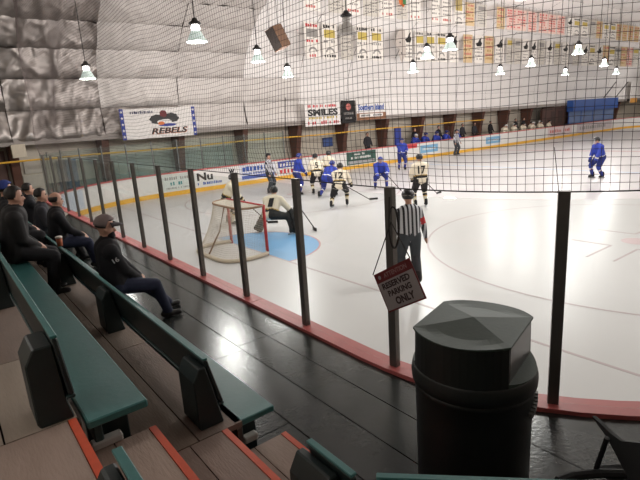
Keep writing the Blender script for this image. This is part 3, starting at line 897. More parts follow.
def helmet(e, J, mt, cage=True):
    h = J['head']; f = J['hfw']; l = V(0, 0, 1).cross(f).normalized(); u = f.cross(l)
    vs = []; nu, nv = 20, 10; fs = []
    for j in range(nv+1):
        th = PI*.5*(j/nv)*1.36
        for i in range(nu):
            ph = 2*PI*i/nu
            x = math.sin(th)*math.cos(ph); y = math.sin(th)*math.sin(ph); z = math.cos(th)
            if x > .25 and z < .12: z = .12+(z-.12)*.15          # brow line of the face opening
            vs.append(h+u*.03+f*(x*.132-.008)+l*y*.118+u*z*.118)
    fs = [(j*nu+i, j*nu+(i+1) % nu, (j+1)*nu+(i+1) % nu, (j+1)*nu+i) for j in range(nv) for i in range(nu)]
    o = MB().add(vs, fs).build('helmet', mt, e, True)
    if cage:
        mb = MB()
        for k in range(-2, 3):
            pts = [h+f*(.125*math.cos(a))+l*(.1*math.sin(a))+u*(.0-.11*k/4-.03) for a in [(-1.1+2.2*i/6) for i in range(7)]]
            mb.tube(pts, .004, 4)
        for a in (-.8, -.4, 0, .4, .8):
            mb.tube([h+f*(.125*math.cos(a))+l*.1*math.sin(a)+u*q for q in (.04, -.03, -.1)], .004, 4)
        mb.build('face_cage', M_steel, o)
    return o
def back_number(e, body, J, num, mt, size=.26, wd=None, front=False):
    me = text_mesh(num, wd or size*.52*len(num), size, bold=.03)
    # subdivide nothing: project every vertex onto the back along the facing direction
    n_ = len(body.vertices); vc = [v.co for v in body.vertices]; pf = [tuple(p.vertices) for p in body.polygons]
    bvh = BVHTree.FromPolygons(vc, pf)
    c = J['P']+J['d']*.32; f = -J['fw'] if not front else J['fw']; l = J['lat'] if front else -J['lat']
    # looking at the back along +fw, right hand is -lat
    for v in me.vertices:
        o = c+l*(-v.co.x if front else v.co.x)*1.0+J['d']*v.co.y+f*.6
        if front: o = c+J['lat']*v.co.x+J['d']*v.co.y+f*.6
        hit = bvh.ray_cast(o, -f)
        v.co = (hit[0]+f*.014) if hit[0] is not None else o-f*.42
    me.materials.append(mt); me.update()
    return link('jersey_number', me, e)
def hockey_stick(p_top, p_heel, label, bdir, grip=True, goalie=False):
    e = empty('hockey_stick', tuple(p_heel), label=label, cat='hockey stick', group='hockey sticks on the ice')
    a = Vector(p_top)-Vector(p_heel)
    M_st = mat('stick_dark', (52, 44, 40), .5)
    MB().tube([(0, 0, .02), a*.98], .016, 6).build('shaft', M_st, e)
    MB().tube([a*.9, a], .02, 6).build('grip_tape', mat('stick_tape', (200, 196, 188), .8), e)
    b = Vector(bdir).normalized()*.30; s_ = b.cross(V(0, 0, 1)).normalized()
    hgt = .075 if not goalie else .1
    pts = [(-b*.08), b*.5, b+s_*.03]
    vs = []
    for p in pts:
        for q in (-.008, .008):
            for zz in (.003, hgt): vs.append(p+s_*q+V(0, 0, zz))
    fs = []
    for i in range(2):
        o = i*4; fs += [(o, o+4, o+5, o+1), (o+2, o+3, o+7, o+6), (o+1, o+5, o+7, o+3), (o, o+2, o+6, o+4)]
    fs += [(0, 1, 3, 2), (8, 10, 11, 9)]
    MB().add(vs, fs).build('blade', M_black, e)
    return e
M_helm_k = mat('helmet_black', (30, 30, 32), .3); M_helm_b = mat('helmet_blue', (34, 48, 120), .3); M_helm_w = mat('helmet_white', (214, 212, 206), .3)
M_sockw = mat('cream_sock', (218, 208, 186), .8); M_sockb = mat('blue_sock', (40, 56, 140), .8)
M_gold2 = mat('mustard', (180, 150, 80), .8)
KIT = {
 'cream': dict(torso=M_cream, hem=[(.0, .12, M_cream), (.12, .28, M_jblack), (.28, .34, M_gold2)], arm=stripes(M_cream, (.55, .8, M_jblack), (.8, .9, M_gold2)), yoke=M_cream,
               pants=M_jblack, sock=stripes(M_sockw, (.25, .42, M_jblack), (.42, .5, M_gold2)), helm=M_helm_k, glove=M_jblack, num=M_jblack),
 'blue': dict(torso=M_jblue, hem=[(.0, .1, M_jblue), (.1, .2, mat('white_cloth', (214, 212, 214), .8))], arm=stripes(M_jblue, (.6, .78, mat('white_cloth', (214, 212, 214), .8))), yoke=M_jblue,
              pants=mat('blue_pants', (32, 44, 112), .8), sock=stripes(M_sockb, (.3, .42, mat('white_cloth', (214, 212, 214), .8)), (.42, .5, M_maroon)), helm=M_helm_b, glove=mat('blue_glove', (34, 44, 104), .7), num=mat('white_cloth', (214, 212, 214), .8)),
}
def player_mesh(J, kit, voxel=.026, goalie=False):
    K = KIT[kit] if isinstance(kit, str) else kit
    P, d, lat, fw = J['P'], J['d'], J['lat'], J['fw']
    th = stripes(K['torso'], *K['hem'])
    pr = []
    for s_ in (-1, 1):
        pr.append((P+lat*s_*.085+d*.0, J['ch']+lat*s_*.09-d*.02, .15, .145, th))
    pr.append((P+fw*.02, J['ch']+fw*.01, .155, .15, th))
    pr.append((J['sh'][0]-d*.02, J['sh'][1]-d*.02, .108, .108, K['yoke']))
    for i in (0, 1):
        pr.append((J['sh'][i]-d*.02, J['elb'][i], .105, .085, K['arm'] if False else K['torso']))
        pr.append((J['elb'][i], J['wri'][i], .088, .066, K['arm']))
        pr.append((J['hip'][i], J['knee'][i].lerp(J['hip'][i], .12), .145, .108, K['pants']))
        pr.append((J['knee'][i], J['ank'][i]+(J['knee'][i]-J['ank'][i])*.12, .088, .062, K['sock']))
    pr.append((J['hip'][0], J['hip'][1], .13, .13, K['pants']))
    pr += head_prims(J)
    return make_body(pr, voxel)
def place(e, P, yaw):
    e.location = P; e.rotation_euler = (0, 0, math.radians(yaw))
def player(P, yaw, kit, label, num=None, feetyaw=(8, -8), front=False, cat='person', cage=True, group='hockey players on the ice', **pose):
    J = skeleton(bulk=1.12, **pose)
    e = empty('person', P, math.radians(yaw), label=label, cat=cat, group=group)
    K = KIT[kit] if isinstance(kit, str) else kit
    me = player_mesh(J, K); me.name = 'body'; link('body', me, e)
    helmet(e, J, K['helm'], cage)
    for i in (0, 1):
        skate(e, J, i, None, feetyaw[i])
        if K.get('glove'): glove(e, J, i, K['glove'])
    if num: back_number(e, me, J, num, K['num'], front=front)
    return e, J
def world(e, p):
    a = e.rotation_euler[2]; c, s_ = math.cos(a), math.sin(a)
    return Vector((e.location.x+p.x*c-p.y*s_, e.location.y+p.x*s_+p.y*c, e.location.z+p.z))
def give_stick(e, J, heel, label, bdir, i=0, j=1, ext=.14):
    top = world(e, J['wri'][i]); 
    h = Vector((heel.x, heel.y, ICE)); t = top+(top-h).normalized()*ext
    return hockey_stick(t, h, label, bdir)
STAND = dict(pel=(-.02, .93), lean=8, feet=[(.0, .17, 0), (.0, -.17, 0)], hands=[(.33, .16, .98), (.36, -.10, .92)])
SKATE = dict(pel=(-.12, .80), lean=38, feet=[(-.42, .16, .03), (.22, -.14, 0)], hands=[(.52, .18, .80), (.58, -.22, .72)], headtilt=-.05)
CROUCH = dict(pel=(-.16, .74), lean=42, feet=[(-.05, .26, 0), (.02, -.26, 0)], hands=[(.45, .22, .66), (.5, -.16, .62)], headtilt=.05)
# yaw: 0 faces along the rink (+X, to the right in the picture), 90 away from the camera towards the far side
e, J = player(onice(231, 224), -25, 'cream', 'cream-jersey player gliding behind the goal net with stick held low', **dict(CROUCH, pel=(-.1, .82), lean=28, hands=[(.4, .2, .8), (.48, -.1, .72)]))
give_stick(e, J, world(e, V(1.15, -.55, 0)), 'dark stick held by the player behind the goal', (.7, -.5, 0), 0)
e, J = player(onice(298.5, 195), -20, 'blue', 'blue player standing beside the pair of cream players at the far edge of the scrum', **dict(STAND, lean=14))
e, J = player(onice(318, 194), 60, 'cream', 'cream player with number 5 on the back standing next to a blue player', '5', **dict(STAND, pel=(-.05, .88), lean=18, feet=[(-.1, .2, 0), (.12, -.2, 0)]))
e, J = player(onice(328, 191), 20, 'cream', 'cream player tucked between number 5 and the leaning blue player', None, **dict(STAND, lean=22, feet=[(-.1, .18, 0), (.15, -.18, 0)]))
e, J = player(onice(329, 197), 15, 'blue', 'blue player bent low and pressed against cream number 12', None, **dict(SKATE, pel=(-.1, .78), lean=46))
e, J = player(onice(341, 207), 40, 'cream', 'cream player with number 12 on the back striding with stick on the ice', '12', feetyaw=(-15, 10), **dict(SKATE, lean=34, feet=[(-.45, .25, .05), (.18, -.2, 0)], hands=[(.45, .05, .8), (.52, -.32, .74)]))
give_stick(e, J, onice(370, 200), 'dark stick reaching from cream number 12 across the ice', (.8, -.4, 0), 0)
e, J = player(onice(381, 189), -130, 'blue', 'blue player crouching alone beside the tall glass post', None, **dict(CROUCH, pel=(-.2, .7), feet=[(.1, .24, 0), (.0, -.24, 0)]))
give_stick(e, J, world(e, V(.9, .75, 0)), 'stick of the lone crouching blue player', (.5, .6, 0), 0)
e, J = player(onice(402, 170), -120, 'blue', 'distant blue player in front of the blue team bench', None, **STAND)
e, J = player(onice(421, 207), 62, 'cream', 'cream player with number 17 on the back standing alone on open ice', '17', **dict(STAND, feet=[(0, .2, 0), (.05, -.2, 0)], hands=[(.28, .2, .95), (.34, -.2, .9)]))
KIT['bluek'] = dict(KIT['blue'], helm=M_helm_k)
give_stick(e, J, onice(437, 194), 'stick resting on the ice beside cream number 17', (.9, .2, 0), 1)
e, J = player(onice(597, 178), 150, 'bluek', 'lone blue player on open ice with black helmet, bent over, facing the goal', None, **dict(STAND, pel=(-.1, .86), lean=20, feet=[(-.12, .14, 0), (.12, -.14, 0)], hands=[(.28, .2, .75), (.34, -.08, .72)]))
# goalie
KIT['goalie'] = dict(KIT['cream'], sock=M_jblack, helm=M_helm_k, arm=stripes(M_cream, (.3, .5, M_jblack)))
gp = onice(274, 234)
e, J = player((gp.x, gp.y, ICE), 24, 'goalie', 'goaltender in cream jersey with wide black leg pads crouching before the net', '1',
              pel=(-.12, .58), lean=30, tw=20, headyaw=25, feet=[(.05, .58, 0), (.1, -.55, 0)], hands=[(.40, .40, .58), (.42, -.48, .48)], kneeout=.55, feetyaw=(30, -30), headtilt=.1)
for i in (0, 1):
    k, a = J['knee'][i], J['ank'][i]; dd = (k-a).normalized(); f = V(1, .5 if i == 0 else -.5, 0).normalized(); f = (f-dd*f.dot(dd)).normalized(); l = dd.cross(f)
    mb = MB()
    for kk in range(4):
        c = a+dd*(.02+.17*kk)+f*.09
        mb.box(c, (.13, .27, .165), Matrix((f, l, dd)).transposed())
    o = mb.build('leg_pad', M_jblack, e); smooth_bevel(o, .03, 2)
    MB().box(a+dd*.36+f*.158, (.02, .24, .06), Matrix((f, l, dd)).transposed()).build('pad_stripe', M_cream, o)
w_ = J['wri'][1]
o = MB().box(w_+V(.08, -.03, 0), (.05, .2, .36), Matrix.Rotation(.3, 3, 'Y')).build('blocker', M_jblack, e); smooth_bevel(o, .02, 2)
w_ = J['wri'][0]
o = MB().capsule(w_+V(.04, 0, -.04), w_+V(.08, .05, .1), .11, .09, 10, 3).build('catching_glove', M_jblack, e, True)
top = world(e, J['wri'][1])+V(0, 0, .5)
hockey_stick(top, (gp.x+.95, gp.y-.75, ICE), 'goaltender stick angled beside the blocker', (.2, .9, 0), goalie=True)
# officials
def stripe_mat(name, sc):
    if name in MATS: return MATS[name]
    mt = bpy.data.materials.new(name); mt.use_nodes = True; nt_ = mt.node_tree; b = nt_.nodes['Principled BSDF']
    tc = nt_.nodes.new('ShaderNodeTexCoord'); sp_ = nt_.nodes.new('ShaderNodeSeparateXYZ')
    mu = nt_.nodes.new('ShaderNodeMath'); mu.operation = 'MULTIPLY'; mu.inputs[1].default_value = sc
    fr = nt_.nodes.new('ShaderNodeMath'); fr.operation = 'FRACT'; gt = nt_.nodes.new('ShaderNodeMath'); gt.operation = 'GREATER_THAN'; gt.inputs[1].default_value = .52
    mx = nt_.nodes.new('ShaderNodeMix'); mx.data_type = 'RGBA'; mx.inputs[6].default_value = (.62, .62, .66, 1); mx.inputs[7].default_value = (.02, .02, .026, 1)
    nt_.links.new(tc.outputs['Object'], sp_.inputs[0]); nt_.links.new(sp_.outputs['Y'], mu.inputs[0]); nt_.links.new(mu.outputs[0], fr.inputs[0])
    nt_.links.new(fr.outputs[0], gt.inputs[0]); nt_.links.new(gt.outputs[0], mx.inputs[0]); nt_.links.new(mx.outputs[2], b.inputs['Base Color']); b.inputs['Roughness'].default_value = .8
    MATS[name] = mt; return mt
M_str = stripe_mat('referee_stripes', 13.0)
M_refp = mat('dark_grey_trousers', (60, 64, 70), .8, var=.12, scale=12)
M_band = mat('red_armband', (196, 44, 50), .7)
REF = dict(torso=M_str, hem=[], arm=M_str, yoke=M_str, pants=M_refp, sock=M_refp, helm=M_helm_k, glove=None, num=None)
def official(P, yaw, label, band=False, voxel=.02, **pose):
    J = skeleton(bulk=.98, **pose)
    e = empty('person', P, math.radians(yaw), label=label, cat='person', group='officials on the ice')
    P_, d, lat, fw = J['P'], J['d'], J['lat'], J['fw']
    pr = []
    for s_ in (-1, 1): pr.append((P_+lat*s_*.075+d*.02, J['ch']+lat*s_*.085-d*.02, .118, .118, M_str))
    pr.append((P_+fw*.02, J['ch'], .125, .12, M_str)); pr.append((J['sh'][0]-d*.02, J['sh'][1]-d*.02, .075, .075, M_str))
    pr.append((J['hip'][0], J['hip'][1], .115, .115, M_refp))
    for i in (0, 1):
        pr.append((J['sh'][i]-d*.02, J['elb'][i], .075, .058, (stripes(M_str, (.5, .95, M_band)) if band and i == 1 else M_str)))
        w_ = J['wri'][i]; e_ = J['elb'][i]; dd = (w_-e_).normalized()
        pr.append((e_, w_, .06, .04, M_str)); pr.append((w_, w_+dd*.07, .036, .036, M_skin))
        s_ = dd.cross(V(1, 0, 0)).normalized()
        for k in range(4):
            a = w_+dd*.085+V(1, 0, 0)*(k-1.5)*.022; b = a+dd*[.05, .06, .058, .045][k]
            pr.append((a, b, .0125, .011, M_skin))
        pr.append((w_+dd*.03+V(.035, 0, 0), w_+dd*.08+V(.06, 0, 0), .014, .012, M_skin))
        pr.append((J['hip'][i], J['knee'][i], .12, .095, M_refp)); pr.append((J['knee'][i], J['ank'][i], .095, .085, M_refp))
    pr += head_prims(J)
    me = make_body(pr, voxel); link('body', me, e); helmet(e, J, M_helm_k, False)
    for i in (0, 1): skate(e, J, i, None, 6 if i == 0 else -6)
    return e, J
official(onice(411, 284), 62, 'referee in striped shirt with red armband standing behind the tilted sign', True, .018,
         **dict(STAND, pel=(0, .94), lean=4, feet=[(.02, .12, 0), (-.02, -.13, 0)], hands=[(.1, .3, .82), (.08, -.34, .82)], elbow=(-.8, .3, 0)))
official(onice(271, 193), -60, 'striped linesman leaning back against the far boards beyond the goalie', False, .024,
         **dict(STAND, lean=2, hands=[(.15, .3, .85), (.15, -.3, .85)]))
official(onice(456, 155), -90, 'distant official in dark trousers before the end of the blue team bench', False, .028,
         **dict(STAND, lean=2, hands=[(.15, .3, .85), (.15, -.3, .85)]))

# ================================================================== SIGNS AT THE CEILING EDGE
def sign_board(name, label, pts, Y, face):
    a, b, c, d_ = [ry(p, Y) for p in pts]          # TL TR BR BL
    x0 = (a.x+d_.x)/2; x1 = (b.x+c.x)/2; z1 = (a.z+b.z)/2; z0 = (c.z+d_.z)/2
    e = empty(name, ((x0+x1)/2, Y, (z0+z1)/2), label=label, cat='sign')
    e.matrix_basis = panel_frame(((x0+x1)/2, Y, (z0+z1)/2), (1, 0, 0), (0, 0, 1))
    w_, h_ = x1-x0, z1-z0
    MB().box((0, 0, -.02), (w_, h_, .04)).build('sign_panel', face, e)
    for sx in (-.35, .35): MB().bb(sx*w_-.04, sx*w_+.04, 1.77-(z0+z1)/2, 1.93-(z0+z1)/2, -(23.92-Y), -.035).build('bracket', M_black, e)
    return e, w_, h_
M_sw = mat('sign_white', (232, 228, 224), .5, var=.03)
e, w_, h_ = sign_board('team_sign', 'long white team sign lettered Rebels with starred blue ends above the boards', ((118, 111), (193, 105), (198, 135), (124, 140)), 23.55, M_sw)
for sx in (-1, 1):
    MB().bb(sx*w_/2-(.17 if sx > 0 else 0), sx*w_/2+(.17 if sx < 0 else 0), -h_/2, h_/2, .001, .004).build('blue_end_band', M_blue, e)
    for k in range(5):
        cx = sx*(w_/2-.085); cy = -h_/2+h_*(k+.5)/5
        vs = [(cx+(.075 if i % 2 == 0 else .03)*math.sin(PI*i/5), cy+(.075 if i % 2 == 0 else .03)*math.cos(PI*i/5), .006) for i in range(10)]
        MB().add(vs, [tuple(range(10))]).build('star', M_sw, e)
put_text('REBELS', M_black, e, .12*w_, -h_*.27, w_*.5, h_*.2, .006, bold=.03, shear=.25)
o = put_text('REBELS', mat('sign_orange', (222, 120, 60), .6), e, .123*w_, -h_*.275, w_*.505, h_*.212, .0045, bold=.04, shear=.25)
scribble(e, M_navy, -w_*.37, -w_*.08, h_*.33, h_*.42, .004, cw=.09, rng=random.Random(4))
# emblem: dark lobes either side of a pale middle, orange and blue strokes below
def blob(cx, cy, rx_, ry_, z, mt, nm='emblem_shape', n=18, wob=.12, sd=0):
    rg = random.Random(sd)
    vs = [(cx+rx_*(1+rg.uniform(-wob, wob))*math.cos(2*PI*i/n), cy+ry_*(1+rg.uniform(-wob, wob))*math.sin(2*PI*i/n), z) for i in range(n)]
    return MB().add(vs, [tuple(range(n))]).build(nm, mt, e)
blob(-.02*w_, .12*h_, .11*w_, .17*h_, .004, M_black, sd=1); blob(.15*w_, .15*h_, .11*w_, .17*h_, .0042, M_black, sd=2)
blob(.06*w_, .30*h_, .05*w_, .12*h_, .0045, M_maroon, sd=3); blob(.07*w_, .02*h_, .10*w_, .10*h_, .005, M_sw, sd=4)
blob(.10*w_, -.08*h_, .12*w_, .05*h_, .0055, M_blue, sd=5); blob(.02*w_, -.02*h_, .045*w_, .06*h_, .006, mat('sign_orange', (222, 120, 60), .6), sd=6)
e, w_, h_ = sign_board('advert_sign', 'white advertising sign lettered SMILES with red script under the banners', ((304, 104), (340, 101), (341, 124), (306, 127)), 23.55, M_sw)
put_text('SMILES', M_black, e, 0, h_*.08, w_*.84, h_*.30, .004, bold=.05)
M_sred = mat('sign_red', (200, 60, 66), .6)
scribble(e, M_sred, -w_*.42, w_*.42, h_*.30, h_*.42, cw=.13, rng=random.Random(5)); scribble(e, mat('sign_gold', (196, 170, 60), .6), -w_*.4, w_*.4, -h_*.2, -h_*.1, cw=.12, rng=random.Random(6))
scribble(e, M_sred, -w_*.43, w_*.43, -h_*.43, -h_*.28, cw=.16, rng=random.Random(7))
e, w_, h_ = sign_board('advert_sign', 'narrow dark sign between the SMILES sign and the blue lettered sign', ((341.5, 101), (355, 100), (355.5, 122), (342, 124)), 23.56, M_jblack)
vs = [(.2*math.cos(2*PI*i/16), .22*h_+.2*math.sin(2*PI*i/16), .004) for i in range(16)]
MB().add(vs, [tuple(range(16))]).build('emblem_shape', M_pink, e)
scribble(e, M_grey, -w_*.35, w_*.35, -.12*h_, 0, rng=random.Random(8)); scribble(e, M_grey, -w_*.3, w_*.3, -.32*h_, -.24*h_, rng=random.Random(9))
e, w_, h_ = sign_board('advert_sign', 'white sign with large blue lettering and brown lower stripe beside the dark sign', ((356, 100), (385, 98), (386, 118), (357, 121)), 23.55, M_sw)
put_text('Southern Island', mat('sign_blue', (40, 80, 160), .6), e, 0, h_*.12, w_*.88, h_*.3, .004, bold=.04)
MB().bb(-w_/2, w_/2, -h_*.5, -h_*.16, .001, .003).build('lower_stripe', mat('sign_brown', (140, 96, 66), .6), e)
MB().bb(-w_*.4, w_*.4, -h_*.36, -h_*.2, .0035, .0045).build('text_strip', M_sw, e); scribble(e, M_black, -w_*.36, w_*.36, -h_*.33, -h_*.23, .005, rng=random.Random(10))

# ================================================================== BANNERS
def roof_y_at_z(z): return float(np.interp(z, CZ[:len(CZ)//2], CY[:len(CZ)//2]))
def banner(px, wpx, ytop, ybot, Y, style, label, group, rg, ztop=None, zbot=None):
    a = ry((px-wpx/2, ytop), Y); b = ry((px+wpx/2, ytop), Y); c = ry((px, ybot), Y)
    w_ = abs(b.x-a.x); z1 = ztop if ztop else (a.z+b.z)/2; z0 = zbot if zbot else c.z; h_ = z1-z0; X = (a.x+b.x)/2
    e = empty('banner', (X, Y, (z0+z1)/2), label=label, cat='banner', group=group)
    e.matrix_basis = panel_frame((X, Y, (z0+z1)/2), (1, 0, 0), (0, 0, 1))
    n = 8; vs = []
    for i in range(n+1):
        v = -h_/2+h_*i/n
        for x in (-w_/2, w_/2):
            for t in (-.006, .006): vs.append((x, v, t+.0*rg.random()))
    fs = []
    for i in range(n):
        o = i*4; fs += [(o, o+2, o+6, o+4), (o+1, o+5, o+7, o+3), (o, o+4, o+5, o+1), (o+2, o+3, o+7, o+6)]
    fs += [(0, 1, 3, 2), (n*4, n*4+2, n*4+3, n*4+1)]
    base = {'gold': M_bwhite, 'pink': M_bwhite, 'emblem': M_bwhite, 'grey': mat('banner_grey', (206, 200, 190), .7), 'tan': mat('banner_tan', (216, 190, 150), .7), 'red': mat('banner_rose', (226, 196, 184), .7), 'red2': M_bwhite}[style]
    MB().add(vs, fs).build('cloth', base, e)
    z = .008
    def sb(m_, y0, y1, x0=-.4, x1=.4, cw=None): scribble(e, m_, w_*x0, w_*x1, h_*y0, h_*y1, z, cw=cw or w_*.16, rng=rg)
    def bar(m_, y0, y1, x0=-.36, x1=.36, nm='printed_block'): MB().bb(w_*x0, w_*x1, h_*y0, h_*y1, z, z+.002).build(nm, m_, e)
    if style in ('gold', 'red2'):
        k = M_black if style == 'gold' else mat('sign_red', (200, 60, 66), .6)
        sb(k, .37, .46); bar(M_gold if style == 'gold' else M_grey, .10, .32); sb(M_grey if style == 'gold' else k, -.04, .04)
        vs = [(w_*.3*math.cos(PI*i/8), h_*(-.30)+h_*.14*math.sin(PI*i/8), z) for i in range(9)]+[(w_*.2*math.cos(PI*(8-i)/8), h_*(-.30)+h_*.08*math.sin(PI*(8-i)/8), z) for i in range(9)]
        MB().add(vs, [tuple(range(18))]).build('printed_arch', M_grey, e); sb(k, -.44, -.36)
    elif style == 'pink':
        for y in (.33, .16, .0, -.16): sb(M_grey, y, y+.07)
        sb(M_pink, -.40, -.30)
    elif style in ('red', ):
        for i in range(7): sb(M_pink if i % 3 else mat('sign_red', (200, 60, 66), .6), .36-.125*i, .44-.125*i)
    elif style == 'tan':
        for i in range(6): sb(mat('ochre_print', (178, 140, 84), .7) if i % 2 else M_pink, .34-.14*i, .43-.14*i)
    elif style == 'emblem':
        vs = [(w_*q[0], h_*q[1], z) for q in ((-.38, .2), (-.1, .24), (.05, .36), (.3, .44), (.2, .3), (.36, .22), (.22, .1), (-.2, .1))]
        MB().add(vs, [tuple(range(8))]).build('printed_emblem', M_black, e)
        for i in range(4): sb(M_grey, -.02-.12*i, .04-.12*i)
    else:
        bar(M_gold if rg.random() < .4 else M_grey, .22, .40); 
        for i in range(5): sb(M_grey, .08-.11*i, .13-.11*i)
    # two hanging cords up to the roof
    rz1 = ceil_z(Y)-z1
    if rz1 > .05:
        mb = MB()
        for x in (-w_*.4, w_*.4): mb.tube([(x, h_/2-.01, 0), (x, h_/2+rz1-.1, 0)], .006, 4)
        mb.build('hanging_cord', M_rope, e)
    return e
rg = random.Random(11)
LOW = [(311.5, 15, 'red2', 'banner with red lettering at the speaker end of the lower row'), (329, 15, 'gold', 'gold block banner next to the red lettered banner in the lower row'),
       (346, 12, 'grey', 'pale grey banner partly behind the dark capped lamp'), (362, 13, 'gold', 'gold block banner just beyond the dark capped lamp'), (376, 13, 'gold', 'gold block banner before the torn pennant'),
       (408, 9, 'emblem', 'white banner with black emblem beside the torn pennant'), (419.5, 10, 'gold', 'first gold banner beyond the torn pennant'), (430.5, 10, 'gold', 'second gold banner beyond the torn pennant'), (441.5, 10, 'gold', 'third gold banner beyond the torn pennant'),
       (454, 9, 'emblem', 'black emblem banner behind the lamp over the referee'), (468, 9, 'tan', 'tan lettered banner between black emblem banners'), (479, 9, 'emblem', 'black emblem banner next to the tan lettered banner'),
       (489.5, 9, 'tan', 'second tan lettered banner of the lower row'), (500, 9, 'emblem', 'black emblem banner after the second tan banner')]
for px, wp, stl, lb in LOW: banner(px, wp, 29, 60, 21.9, stl, lb, 'banners of the lower row', rg, 6.95, 5.12)
for i, px in enumerate((510, 518, 526, 534, 542, 550, 558, 566, 577, 586, 593, 600, 607, 613, 619, 625, 631, 637)):
    stl = ['grey', 'grey', 'emblem', 'emblem', 'grey', 'emblem', 'grey', 'emblem', 'grey', 'emblem', 'gold', 'emblem', 'tan', 'gold', 'grey', 'tan', 'red', 'grey'][i]
    banner(px, 6.5, 40, 66, 21.9, stl, 'narrow faded %s banner in the far half of the lower row' % {'grey': 'grey', 'emblem': 'black emblem', 'gold': 'gold block', 'tan': 'tan', 'red': 'rose'}[stl], 'far narrow banners of the lower row', rg, 6.95, 5.12)
UP = [(312, 16, 'pink'), (337, 17, 'grey'), (353, 14, 'pink'), (371, 16, 'grey'), (387, 13, 'pink'), (402, 11, 'grey'), (415, 11, 'pink'), (436, 10, 'pink'), (447, 10, 'pink'), (459, 9, 'gold'), (470, 9, 'tan'), (482, 10, 'grey'), (501, 8, 'tan'),
      (512, 10, 'red'), (522, 10, 'red'), (533, 9, 'red'), (544, 9, 'red'), (553, 8, 'red'), (562, 8, 'red'), (571, 6, 'emblem'), (578, 7, 'gold'), (586, 7, 'gold'), (594, 7, 'grey'), (601, 6, 'tan'), (608, 6, 'gold'), (615, 6, 'gold'), (621, 5, 'tan'), (627, 5, 'tan'), (633, 5, 'tan'), (639, 5, 'tan')]
zb = ry((440, 23), 19.2).z
for px, wp, stl in UP:
    lb = {'pink': 'banner of the upper row with grey lines and faded red foot lettering', 'grey': 'plain grey lettered banner of the upper row', 'gold': 'gold block banner of the upper row', 'tan': 'tan and ochre lettered banner of the upper row', 'red': 'rose banner of the upper row filled with red lettering', 'emblem': 'black emblem banner of the upper row'}[stl]
    banner(px, wp, 5, 23, 19.2, stl, lb, 'banners of the upper row', rg, min(zb+1.6, ceil_z(19.2)-.32), zb)
# torn pennant and shield pennants
def pennant(px, Y, poly, label, mt):
    P = ry(px, Y); e = empty('pennant', P, label=label, cat='pennant'); e.matrix_basis = panel_frame(P, (1, 0, 0), (0, 0, 1))
    n = len(poly); MB().add([(x, y, 0) for x, y in poly]+[(x, y, .012) for x, y in poly], [tuple(range(n))[::-1], tuple(range(n, 2*n))]+[(i, (i+1) % n, n+(i+1) % n, n+i) for i in range(n)]).build('cloth', mt, e)
    mb = MB(); 
    for x in (-.25, .25): mb.tube([(x, .3, -.01), (x, ceil_z(Y)-P.z-.05, -.01)], .006, 4)
    mb.build('hanging_cord', M_rope, e); return e
pe = pennant((400, 46), 21.8, [(-.1, .9), (.45, .95), (.5, -.5), (.25, -.75), (.1, -1.0), (.0, -.75), (-.15, -.35), (-.05, -.2), (-.45, .0), (-.4, .35)], 'ragged grey pennant with torn lower corner', mat('pennant_grey', (196, 186, 178), .7, var=.15))
for (x, y) in ((0, .2), (.1, -.4)): MB().lathe([(.05, .013), (.05, .016)], (x, y, 0), 10).build('printed_spot', M_black, pe)
pennant((459, 4), 19.0, [(-.28, .5), (.28, .5), (.28, -.1), (0, -.35), (-.28, -.1)], 'small gold shield-shaped pennant in the upper row', mat('shield_gold', (176, 156, 104), .7))
pf = pennant((402, 1), 18.9, [(-.3, .2), (.3, .2), (.25, -.1), (.1, -.3), (-.2, -.15)], 'orange and green pennant tip at the top of the upper row', mat('pennant_orange', (210, 110, 50), .7))
MB().bb(.05, .28, -.15, .2, .013, .016).build('green_patch', mat('pennant_green', (60, 120, 70), .7), pf)

# ================================================================== SPEAKER BOX, PIPE, WALL FITTINGS
P = rz((278, 38), 4.75)
sp_e = empty('speaker_box', P, label='brown wooden loudspeaker box hung tilted from the ceiling', cat='speaker')
Rm = Matrix.Rotation(math.radians(-24), 3, FWD) @ Matrix.Rotation(math.radians(8), 3, 'Z')
o = MB().box((0, 0, 0), (.46, .42, .74), Rm).build('cabinet', mat('speaker_brown', (120, 88, 66), .6, var=.2, scale=5), sp_e); smooth_bevel(o, .01, 1)
MB().box(Rm @ V(-.235, 0, 0), (.02, .38, .69), Rm).build('grille', mat('speaker_grille', (48, 40, 36), .8), sp_e)
for q in ((-.1, .12, .36), (.15, -.1, .36)):
    a = Rm @ V(*q); MB().tube([a, (a.x*.6, a.y*.6, ceil_z(P.y)-P.z-.1)], .009, 5).build('hanging_wire', M_black, sp_e)
o = MB().tube([(x, 23.75, 1.12+.02*math.sin(x*.7)) for x in np.arange(-7.5, 33, .8)], .04, 6).build('yellow_pipe', M_yellow)
tag(o, 'long yellow pipe running level in front of the brown arch legs', 'pipe')
mb = MB()
P1 = ry((10, 145), 23.8); P2 = ry((27, 157), 23.8)
o = MB().bb(P1.x, P2.x, 23.68, 23.895, P2.z, P1.z).build('wall_box', mat('box_beige', (200, 188, 168), .6)); tag(o, 'beige box fixed under the ceiling edge above the spectators', 'box'); smooth_bevel(o, .015, 2)
